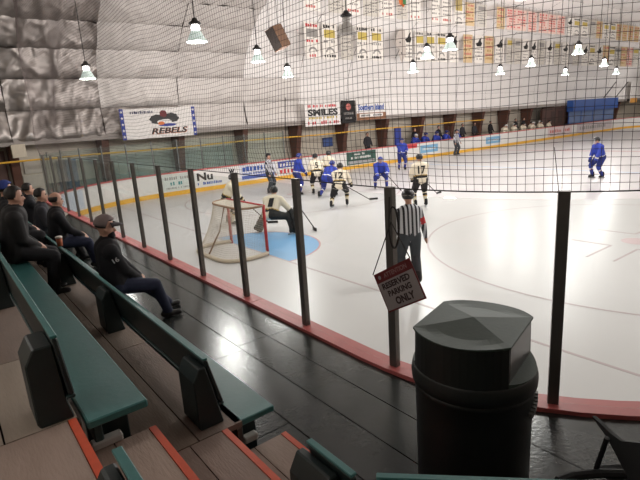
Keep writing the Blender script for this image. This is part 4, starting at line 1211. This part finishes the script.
# door and panels on the far wall past the corner
a = ry((0, 150), 25.25); b = ry((17, 215), 25.25)
dr = MB().bb(a.x-.6, b.x, 25.16, 25.29, ICE+.25, 1.55).build('door_1', mat('door_brown', (120, 92, 84), .6)); tag(dr, 'brown door in the side wall behind the spectators', None, None, 'structure')
MB().bb(b.x-.22, b.x-.12, 25.13, 25.16, -.1, .02).build('handle', M_steel, dr)
for (p, q, nm, mt) in (((58, 175), (67, 175), 'door_2', mat('door_navy', (40, 62, 96), .5)), ((67.5, 175), (78, 175), 'door_3', mat('door_blue', (34, 96, 140), .5))):
    a = ry(p, 25.25); b = ry(q, 25.25)
    dr = MB().bb(a.x, b.x, 25.15, 25.29, ICE+.25, .95).build(nm, mt); tag(dr, 'dark blue door seen through the corner glass' if nm == 'door_2' else 'brighter blue door seen through the corner glass', None, None, 'structure')
    MB().bb(b.x-.16, b.x-.08, 25.12, 25.15, -.1, .0).build('handle', M_steel, dr)
for i in range(4):
    a = ry((24+i*1.0, 165), 25.98); 
for i, yy in enumerate((162, 176, 190)):
    a = ry((23, yy), 25.2); b = ry((45, yy+10), 25.2)
    MB().bb(a.x, b.x, 25.2, 25.295, b.z, a.z).build('wall_panel', mat('wall_panel_pale', (196, 188, 176), .6), wf)
# blue booth at the far end of the benches
YB = 23.6
a = ry((570, 98), YB); b = ry((615, 97), YB); X0, X1 = a.x, b.x
bo = empty('scorer_booth', ((X0+X1)/2, YB+.9, ICE+.25), label='blue covered booth with glazed front beyond the cream team bench', cat='booth')
def bp(nm, mb, mt):
    o = mb.build(nm, mt, bo); o.location = (-(X0+X1)/2, -(YB+.9), -(ICE+.25)); return o
bp('canopy', MB().bb(X0, X1, YB-.35, YB+.25, 1.15, 2.2), M_bluebooth)
bp('booth_base', MB().bb(X0, X1, YB, YB+1.6, ICE+.26, .0), mat('booth_dark', (60, 62, 84), .6))
nb = 4
for i in range(nb):
    xa = X0+(X1-X0)*i/nb; xb = X0+(X1-X0)*(i+1)/nb
    bp('window_pane', MB().bb(xa+.05, xb-.05, YB+.02, YB+.04, .02, 1.14), mat('booth_glazing', (104, 128, 170), .25))
    bp('mullion', MB().bb(xa-.04, xa+.04, YB-.01, YB+.06, .0, 1.15), M_bluebooth)
bp('back_panel', MB().bb(X0, X1, YB+1.5, YB+1.6, 0, 1.15), mat('booth_dark', (60, 62, 84), .6))
a = ry((546, 105), YB); 
o = MB().prism([(a.x, ICE+.25), (X0-.1, ICE+.25), (X0-.1, 1.72), (a.x, 1.6)], 1, YB+.3, YB+.5).build('wood_screen', mat('dark_wood_screen', (78, 50, 42), .6)); tag(o, 'dark brown wooden screen beside the blue booth', 'screen')
for k, pp in enumerate((553, 560)):
    a = ry((pp, 120), YB+.3); MB().bb(a.x-.4, a.x+.4, YB+.285, YB+.3, .2, 1.3).build('screen_panel', mat('dark_wood_screen2', (60, 38, 32), .6), o)
# white panel put in for the bright opening past the booth
e, w_, h_ = sign_board('end_panel', 'bright white panel with orange foot put in for a bright opening past the blue booth', ((631, 82), (638, 81), (637.5, 102), (630.5, 103)), 23.5, M_sw)
MB().bb(-w_/2, w_/2, -h_/2, -h_*.28, .001, .004).build('orange_foot', mat('panel_orange', (222, 160, 80), .6), e)
for px in (604, 616):
    a = ry((px, 96), 23.3); b = ry((px+12, 82), 23.3)
    a.z = 2.26; o = MB().tube([a, b], .05, 6).build('brace_strut', M_black); tag(o, 'dark sloping strut above the blue booth' if px == 604 else 'dark sloping strut beside the bright white end panel', 'strut')
# blue pad hung on an arch leg
a = ry((397, 120), 24.0)
o = MB().bb(a.x-.28, a.x+.28, 23.9, 24.05, ry((397, 152), 24).z, ry((397, 127), 24).z).build('hanging_pad', M_blue); tag(o, 'tall royal blue pad hung on the arch leg beside the blue bench', 'pad'); smooth_bevel(o, .03, 2)
a = ry((323, 138), 25.2); b = ry((333, 146), 25.2)
o = MB().bb(a.x, b.x, 25.2, 25.29, b.z, a.z).build('wall_screen', mat('tv_blue', (50, 70, 120), .4)); tag(o, 'small dark blue screen on the wall above the scrum', 'screen')
MB().bb(a.x+.05, b.x-.05, 25.185, 25.2, b.z+.05, a.z-.05).build('display', mat('tv_face', (70, 96, 156), .3), o)

# ================================================================== ADVERTS ON THE FAR BOARDS
def board_ad(pa, pb, face, label, fn, z0=ICE+.24, z1=-.06):
    Y = WFAR-.005
    xa = ry(pa, Y).x; xb = ry(pb, Y).x; w_ = xb-xa; h_ = z1-z0
    e = empty('board_advert', ((xa+xb)/2, Y, z0), label=label, cat='advert', group='adverts on the far boards')
    e.matrix_basis = panel_frame(((xa+xb)/2, Y, (z0+z1)/2), (1, 0, 0), (0, 0, 1))
    MB().box((0, 0, -.001), (w_, h_, .01)).build('advert_panel', face, e); fn(e, w_, h_); return e
r12 = random.Random(12)
def ad_a(e, w_, h_):
    scribble(e, M_grey, -w_*.42, w_*.42, h_*.16, h_*.36, .005, rng=r12); scribble(e, mat('ad_teal', (70, 140, 140), .6), -w_*.25, w_*.15, -h_*.18, h_*.06, .005, rng=r12); scribble(e, M_grey, -w_*.4, w_*.4, -h_*.4, -h_*.28, .005, rng=r12)
board_ad((163, 185), (192, 182), mat('ad_pale_teal', (206, 212, 206), .5), 'pale advert with small teal lettering at the corner end of the far boards', ad_a)
def ad_b(e, w_, h_):
    put_text('Nu', M_black, e, -w_*.27, h_*.12, w_*.36, h_*.5, .005, bold=.04); put_text('w', M_black, e, w_*.36, h_*.2, w_*.14, h_*.34, .005, bold=.04)
    scribble(e, mat('sign_blue', (40, 80, 160), .6), -w_*.45, w_*.1, -h_*.4, -h_*.22, .005, rng=r12)
board_ad((195, 181), (238, 177), M_white, 'white advert with big black lettering behind the player at the goal', ad_b)
def ad_c(e, w_, h_):
    scribble(e, mat('sign_blue', (40, 80, 160), .6), -w_*.42, w_*.42, h_*.08, h_*.40, .005, cw=.22, rng=r12); scribble(e, mat('sign_blue', (40, 80, 160), .6), -w_*.42, w_*.3, -h_*.14, 0, .005, rng=r12)
    MB().bb(-w_*.45, w_*.45, -h_*.44, -h_*.2, .004, .006).build('lower_stripe', mat('ad_blue', (70, 90, 160), .6), e)
board_ad((240, 177), (276, 173), mat('ad_pale', (214, 216, 224), .5), 'pale advert with dense blue lettering by the linesman', ad_c)
def ad_d(e, w_, h_):
    MB().bb(-w_*.48, w_*.48, h_*.0, h_*.46, .004, .006).build('upper_stripe', mat('ad_blue2', (64, 76, 150), .6), e); scribble(e, M_white, -w_*.4, w_*.4, h_*.1, h_*.36, .0065, cw=.2, rng=r12)
    scribble(e, mat('sign_red', (200, 60, 66), .6), -w_*.42, w_*.42, -h_*.4, -h_*.08, .005, cw=.24, rng=r12)
board_ad((278, 173), (303, 170), M_white, 'advert with blue upper stripe and red lettering beside the scrum', ad_d)
def ad_e(e, w_, h_):
    scribble(e, M_white, -w_*.4, w_*.4, -h_*.05, h_*.14, .005, rng=r12); MB().bb(-w_*.45, w_*.45, -h_*.42, -h_*.2, .004, .006).build('lower_stripe', mat('ad_grey', (160, 160, 160), .6), e); scribble(e, M_white, -w_*.35, w_*.1, h_*.24, h_*.4, .005, rng=r12)
board_ad((347, 165), (376, 160), M_dgreen, 'dark green advert with white lettering beyond number 12', ad_e)
def ad_f(e, w_, h_):
    MB().bb(-w_*.4, w_*.4, -h_*.34, h_*.34, .004, .006).build('blue_panel', mat('ad_sky', (120, 170, 204), .5), e); scribble(e, M_white, -w_*.3, w_*.3, -h_*.1, h_*.1, .0065, rng=r12)
board_ad((418, 152), (440, 149), M_white, 'white and sky blue advert in front of the blue team bench', ad_f)
board_ad((484, 142), (502, 139), M_white, 'white and sky blue advert between the two team benches', ad_f)
def ad_g(e, w_, h_): scribble(e, M_pink, -w_*.42, w_*.42, -h_*.1, h_*.25, .005, cw=.3, rng=r12); scribble(e, M_grey, -w_*.42, w_*.2, -h_*.4, -h_*.22, .005, rng=r12)
board_ad((548, 131), (572, 127), mat('ad_rose', (214, 196, 196), .5), 'pale rose advert below the brown wooden screen', ad_g)
def ad_h(e, w_, h_): scribble(e, M_grey, -w_*.42, w_*.42, -h_*.2, h_*.25, .005, cw=.4, rng=r12)
board_ad((577, 126), (612, 121), mat('ad_greyrose', (196, 186, 188), .5), 'long grey advert below the blue booth', ad_h)
def ad_i(e, w_, h_): pass
o = MB().bb(ry((403, 150), WFAR).x, ry((417, 150), WFAR).x, WFAR-.02, WFAR-.003, -.28, .0).build('bench_door_pad', mat('sign_red', (200, 60, 66), .6)); tag(o, 'red strip on the boards at the start of the blue bench', 'strip')

# ================================================================== PLAYERS ON THE BENCHES AND STAFF
def seated(kit, label, group, X, Y, yaw=-90, helm=True, master={}):
    key = id(KIT.get(kit, kit)) if not isinstance(kit, str) else kit
    if key not in master:
        J = skeleton(bulk=1.12, pel=(-.15, .62), lean=24, feet=[(.22, .14, 0), (.22, -.14, 0)], hands=[(.36, .2, .78), (.36, -.2, .78)])
        e = empty('person', (0, 0, 0), label=label, cat='person', group=group)
        K = KIT[kit]; me = player_mesh(J, K, .034); link('body', me, e); helmet(e, J, K['helm'], True)
        for i in (0, 1): glove(e, J, i, K['glove']); skate(e, J, i, None, 0)
        master[key] = (e, False)
    e, used = master[key]
    if used: e = copy_tree(e)
    else: master[key] = (e, True)
    e.location = (X, Y, ICE+.25); e.rotation_euler = (0, 0, math.radians(yaw)); e['label'] = label
    return e
KIT['blueb'] = dict(KIT['blue']); KIT['bluew'] = dict(KIT['blue'], helm=M_helm_w)
KIT['creamb'] = dict(KIT['cream']); KIT['creamw'] = dict(KIT['cream'], helm=M_helm_w)
rb = random.Random(21)
for i, px in enumerate((411, 416, 421, 426, 432, 437, 442, 447, 452)):
    X = ry((px, 138), 23.7).x
    seated('bluew' if i == 0 else 'blueb', 'blue player with white helmet on the team bench' if i == 0 else 'blue player leaning over the boards from the team bench', 'blue players on the bench', X, 23.32+(i % 2)*.55, -90+rb.uniform(-10, 10))
for i, px in enumerate((501, 505.5, 510, 514.5, 519, 523.5, 528, 532, 536, 540, 544)):
    X = ry((px, 128), 23.7).x
    seated('creamw' if i % 3 == 0 else 'creamb', 'cream player with white helmet on the far team bench' if i % 3 == 0 else 'cream player with black helmet on the far team bench', 'cream players on the bench', X, 23.32+(i % 2)*.55, -90+rb.uniform(-10, 10))
# clothed standing staff
def clothed_prims(J, top, trs, shoe, hands=True, jb=1.0):
    P_, d, lat, fw = J['P'], J['d'], J['lat'], J['fw']; pr = []
    for s_ in (-1, 1): pr.append((P_+lat*s_*.075, J['ch']+lat*s_*.085-d*.02, .125*jb, .122*jb, top))
    pr.append((P_+fw*.03, J['ch'], .13*jb, .125*jb, top)); pr.append((J['sh'][0]-d*.02, J['sh'][1]-d*.02, .085*jb, .085*jb, top))
    pr.append((J['ch']+d*.02, J['neck']+d*.02, .085, .072, top))
    pr.append((J['hip'][0], J['hip'][1], .125, .125, trs))
    for i in (0, 1):
        pr.append((J['sh'][i]-d*.02, J['elb'][i], .082*jb, .064*jb, top)); w_ = J['wri'][i]; dd = (w_-J['elb'][i]).normalized()
        pr.append((J['elb'][i], w_, .066*jb, .044, top)); pr.append((w_, w_+dd*.06, .034, .036, M_skin))
        if hands:
            s_ = dd.cross(V(0, 0, 1)); s_ = s_.normalized() if s_.length > .1 else V(0, 1, 0); u_ = s_.cross(dd)
            for k in range(4):
                a = w_+dd*.085+s_*(k-1.5)*.021; b = a+dd*[.035, .045, .042, .03][k]-u_*.008; c = b+dd*.015-u_*.03
                pr.append((a, b, .0125, .012, M_skin)); pr.append((b, c, .012, .0105, M_skin))
            sg = 1 if i == 0 else -1
            a = w_+dd*.03-s_*sg*.03*(-1); pr.append((a, a+dd*.045+s_*sg*.02-u_*.015, .014, .012, M_skin))
        pr.append((J['hip'][i], J['knee'][i], .112, .08, trs)); pr.append((J['knee'][i], J['ank'][i], .078, .06, trs))
        f = V(1, (.15 if i == 0 else -.15), 0).normalized(); a = J['ank'][i]
        pr.append((a-f*.05+V(0, 0, -.05), a+f*.14+V(0, 0, -.06), .045, .038, shoe)); pr.append((a+V(0, 0, -.06), a, .05, .055, shoe))
    return pr
M_dj = mat('dark_jacket', (21, 20, 26), .85, var=.15, scale=16); M_gj = mat('grey_jacket', (48, 48, 54), .85, var=.15, scale=16)
M_jean = mat('blue_jeans', (36, 42, 66), .85, var=.2, scale=20); M_dtrs = mat('dark_trousers', (27, 27, 31), .85, var=.15); M_shoe = mat('dark_shoe', (30, 28, 28), .6)
M_hair = mat('dark_hair', (34, 28, 25), .6, var=.2, scale=40)
def hair_cap(e, J, mt, low=1.25, name='hair', r=1.0):
    h = J['head']; f = J['hfw']; l = V(0, 0, 1).cross(f).normalized(); u = f.cross(l); vs = []; nu, nv = 18, 9
    for j in range(nv+1):
        for i in range(nu):
            ph = 2*PI*i/nu; lim = low if math.cos(ph) < .35 else .62
            th = PI*.5*(j/nv)*lim; x = math.sin(th)*math.cos(ph); y = math.sin(th)*math.sin(ph); z = math.cos(th)
            k = r*(1+.03*noise.noise(Vector((x*4, y*4, z*4))))
            vs.append(h+u*.028-f*.012+f*x*.111*k+l*y*.108*k+u*z*.112*k)
    vs2 = [h+(v-h)*.93 for v in vs]
    n = len(vs); fs = [(j*nu+i, j*nu+(i+1) % nu, (j+1)*nu+(i+1) % nu, (j+1)*nu+i) for j in range(nv) for i in range(nu)]
    fs += [tuple(n+q for q in reversed(f_)) for f_ in fs[:nv*nu]]
    fs += [(nv*nu+i, nv*nu+(i+1) % nu, n+nv*nu+(i+1) % nu, n+nv*nu+i) for i in range(nu)]
    return MB().add(vs+vs2, fs).build(name, mt, e, True)
def clothed(P, yaw, label, top, trs, hair=M_hair, shoe=M_shoe, voxel=.03, group=None, fingers=False, faces=False, jb=1.0, low=1.25, **pose):
    J = skeleton(bulk=1.0, **pose); e = empty('person', P, math.radians(yaw), label=label, cat='person', group=group)
    me = make_body(clothed_prims(J, top, trs, shoe, fingers, jb)+head_prims(J), voxel, 2 if fingers else 3); link('body', me, e)
    if hair: hair_cap(e, J, hair, low)
    if faces: face_parts(e, J)
    return e, J
FS = ICE+.25
SB = dict(pel=(0, .93), lean=3, feet=[(.0, .13, 0), (.0, -.13, 0)], hands=[(.2, .26, .9), (.2, -.26, .9)])
for px, lb, mt in ((414, 'coach in dark coat standing behind the start of the blue bench', M_dj), (438, 'coach in dark coat standing behind the middle of the blue bench', M_dj), (462, 'person in dark coat standing past the end of the blue bench', M_gj),
                   (474, 'person in grey coat behind the boards between the benches', M_gj), (490, 'person in dark coat just before the cream bench', M_dj), (515, 'coach in black coat behind the cream bench', M_dj), (523, 'coach in grey coat behind the cream bench', M_gj)):
    X = ry((px, 125), 24.55).x
    clothed((X, 24.55, FS), -90, lb, mt, M_dtrs, voxel=.034, group='staff behind the far boards', **SB)
X = ry((367, 150), 24.3).x
clothed((X, 24.25, FS), -100, 'spectator in grey jacket behind the dark green advert', M_gj, M_dtrs, voxel=.034, group='staff behind the far boards', **SB)

# ================================================================== SPECTATORS ON THE BLEACHERS
SIT = dict(pel=(-.02, .585), lean=0, feet=[(.52, .14, 0), (.56, -.13, 0)], hands=[(.34, .10, .66), (.36, -.06, .64)], kneeout=.1)
def by_head(e, J, px, z, scale, base):
    """seat the figure so that its head meets the sight line px at height z"""
    P = rz(px, z); h_ = J['head']*scale; e.scale = (scale,)*3; a_ = e.rotation_euler[2]
    hx = h_.x*math.cos(a_)-h_.y*math.sin(a_); hy_ = h_.x*math.sin(a_)+h_.y*math.cos(a_)
    e.location = (P.x-hx, P.y-hy_, base)
# man in a cap, front row
e, J = clothed((-1.47, 5.42, 0), -4, 'man in grey cap and dark jacket sitting on the front row bench', M_dj, M_jean, voxel=.013, fingers=True, faces=True, jb=1.1, low=1.15,
               **dict(SIT, lean=-2, headyaw=-16, headtilt=-.16, feet=[(.66, .34, 0), (.56, .02, 0)], hands=[(.30, .16, .60), (.26, -.02, .62)]))
by_head(e, J, (107, 235), 1.04, .87, 0)
M_cap = mat('grey_cap', (120, 106, 104), .8, var=.15, scale=20)
cap = hair_cap(e, J, M_cap, 1.0, 'cap', 1.13)
h = J['head']; f = J['hfw']; l = V(0, 0, 1).cross(f).normalized(); u = f.cross(l)
vs = []
for i in range(11):
    a = -1.1+2.2*i/10
    for rr, dz in ((.105, .062), (.195-.03*abs(a), .045-.018*abs(a))):
        for t in (0, .006): vs.append(h+u*(dz+t)+f*rr*math.cos(a)+l*min(.1, max(-.1, rr*.72*math.sin(a))))
fs = []
for i in range(10):
    o = i*4; fs += [(o, o+2, o+6, o+4), (o+1, o+5, o+7, o+3), (o+2, o+3, o+7, o+6), (o, o+4, o+5, o+1)]
MB().add(vs, fs).build('brim', mat('cap_brim', (58, 52, 54), .7), cap, True)
put = text_mesh('16', .07, .06, bold=.03); put.materials.append(mat('white_cloth', (214, 212, 214), .8))
sh, el = J['sh'][1], J['elb'][1]; dd = (el-sh).normalized(); c = sh.lerp(el, .35)
out = V(-.35, -1, .25); out = (out-dd*out.dot(dd)).normalized(); side = (-dd).cross(out).normalized()
Mx = Matrix((side, -dd, out)).transposed().to_4x4(); Mx.translation = c+out*.093
link('sleeve_number', put, e, Mx)
MB().capsule(h-u*.085+f*.05, h-u*.1+f*.06, .058, .05, 10, 3).build('neck_gaiter', M_dj, e, True)
# the others
e, J = clothed((-1.47, 8.25, 0), -4, 'balding man in dark jacket and jeans on the front row bench', M_dj, M_jean, hair=None, voxel=.016, fingers=True, faces=True, jb=1.08, **dict(SIT, lean=6, headtilt=-.1))
by_head(e, J, (57, 204), 1.07, .88, 0)
hb_ = hair_cap(e, J, M_hair, 1.35)
hh = J['head']                       # hair only round the sides and back
for v in hb_.data.vertices:
    rel = v.co-hh
    if rel.z > .055: v.co.z = hh.z+.055+(rel.z-.055)*.2; v.co.x = hh.x+rel.x*.9; v.co.y = hh.y+rel.y*.9
e, J = clothed((-1.50, 9.30, 0), -8, 'dark haired man sitting beside the balding man', M_gj, M_dtrs, voxel=.018, fingers=True, faces=True, **dict(SIT, lean=4, headyaw=-5, hands=[(.24, .08, .86), (.26, -.08, .84)]))
by_head(e, J, (42, 200), 1.06, .88, 0); HM = (e, J)
e, J = clothed((-1.52, 10.5, 0), 0, 'young dark haired person beyond the two seated men on the front row', M_dj, M_dtrs, voxel=.02, fingers=True, faces=True, **dict(SIT, lean=2))
by_head(e, J, (29, 193), 1.07, .88, 0)
e, J = clothed((-2.20, 5.75, .4), -6, 'large dark clothed person seated on the upper bench with folded hands', M_jblack, M_dtrs, voxel=.015, fingers=True, faces=True, jb=1.22, low=1.35, **dict(SIT, pel=(-.02, .65), lean=10, headtilt=-.1, feet=[(.34, .14, 0), (.36, -.13, 0)], hands=[(.24, .08, .70), (.26, -.02, .68)]))
by_head(e, J, (16, 203), 1.41, .80, .4)
e, J = clothed((-2.24, 7.1, .4), 0, 'person in blue cap seated behind the large dark clothed person', M_dj, M_dtrs, voxel=.018, fingers=True, faces=True, **dict(SIT, lean=10, headtilt=.02, feet=[(.42, .14, 0), (.46, -.13, 0)]))
by_head(e, J, (6, 190), 1.44, .81, .4)
cap = hair_cap(e, J, mat('cap_blue', (48, 66, 140), .8), 1.0, 'cap', 1.13)
# white programme sheet in the hands of the dark haired man, drink cup on the bench back
P = HM[0].location+(HM[1]['wri'][0]+HM[1]['wri'][1])*.44+V(.05, 0, -.005)
o = MB().box((0, 0, 0), (.22, .28, .004), Matrix.Rotation(-.5, 3, 'Y')).build('paper_sheet', M_bwhite); o.location = P; tag(o, 'white programme sheet held by the dark haired man', 'paper')
P = rx((61, 250), -1.757); 
cup = empty('paper_cup', (-1.756, P.y, .816), label='white and orange paper cup standing on the front bench backrest', cat='cup')
MB().lathe([(.028, 0), (.036, .10), (.034, .10), (.027, .004)], n=16).build('cup_body', mat('cup_orange', (190, 104, 70), .6), cup, True)
MB().lathe([(.0385, .095), (.0385, .108), (.03, .115), (.004, .115)], n=16).build('lid', M_bwhite, cup, True)

# ================================================================== FOLDING CHAIR AT THE CORNER
ch = empty('folding_chair', (-.45, .62, 0), label='black folding camp chair standing on the walkway by the boards', cat='chair')
M_fab = mat('chair_fabric', (27, 27, 28), .85, var=.15, scale=20); M_tub = mat('chair_tube', (34, 34, 36), .4, .3)
O = Vector((-.45, .62, 0))
def cp(nm, mb, mt, bev=None):
    o = mb.build(nm, mt, ch); o.location = -O; return o
fwd2 = Vector((.62, .78, 0)); rgt2 = Vector((.78, -.62, 0))
A_f = rz((592, 418), .62); A_b = rz((624, 449), .66)
def lx(a, b): return A_f+rgt2*a+fwd2*b
zs = .40
SF = [Vector((p.x, p.y, 0)) for p in (A_f-fwd2*.06, A_f-fwd2*.50, A_f-fwd2*.50+rgt2*.52, A_f-fwd2*.06+rgt2*.52)]
def onplane(px):
    v = FWD+RGT*((px[0]-320)/FPX)-UPV*((px[1]-240)/FPX); return CAM+v*((A_f-CAM).dot(rgt2)/v.dot(rgt2))
pts = [onplane(p) for p in ((592, 416), (600, 423), (610, 433), (621, 441), (640, 443), (655, 446), (655, 500), (630, 500), (627, 476), (618, 459), (607, 438), (597, 424))]
n = len(pts)
cp('side_panel', MB().add(pts+[p+rgt2*.018 for p in pts], [tuple(range(n)), tuple(range(n, 2*n))[::-1]]+[(i, (i+1) % n, n+(i+1) % n, n+i) for i in range(n)]), M_fab)
cp('arm_rest', MB().tube([A_f+rgt2*.52+fwd2*.02, A_b+rgt2*.52], .02, 8), M_fab)
pm = rz((607, 438), .63); pl = rz((595, 472), .41)
cp('arm_post', MB().tube([pm, pl], .011, 8), M_tub)
cp('seat_edge', MB().tube([rz((558, 481), .42), rz((572, 476), .42), rz((600, 473), .42), rz((630, 474), .42)], .02, 8), M_fab)
for a, b in ((0, 2), (1, 3), (0, 1), (2, 3)):
    cp('cross_leg', MB().tube([SF[a]+V(0, 0, .012), SF[b]+V(0, 0, .42)], .011, 8), M_tub)
for k in (2,): cp('back_post', MB().tube([SF[k]+V(0, 0, .3), SF[k]-fwd2*.08+V(0, 0, .86)], .012, 8), M_tub)
n = 8; vs = []
for i in range(n+1):
    for j in range(n+1):
        a = SF[0].lerp(SF[3], i/n); b = SF[1].lerp(SF[2], i/n); p = a.lerp(b, j/n); vs.append((p.x, p.y, .41-.05*math.sin(PI*i/n)*math.sin(PI*j/n)))
cp('seat', MB().add(vs, [(i*(n+1)+j, i*(n+1)+j+1, (i+1)*(n+1)+j+1, (i+1)*(n+1)+j) for i in range(n) for j in range(n)]), M_fab)
vs = []
for i in range(n+1):
    for j in range(n+1):
        b = SF[1].lerp(SF[2], i/n)-fwd2*(.08*j/n+.04*math.sin(PI*i/n)); vs.append((b.x, b.y, .44+.42*j/n))
cp('backrest', MB().add(vs, [(i*(n+1)+j, i*(n+1)+j+1, (i+1)*(n+1)+j+1, (i+1)*(n+1)+j) for i in range(n) for j in range(n)]), M_fab)
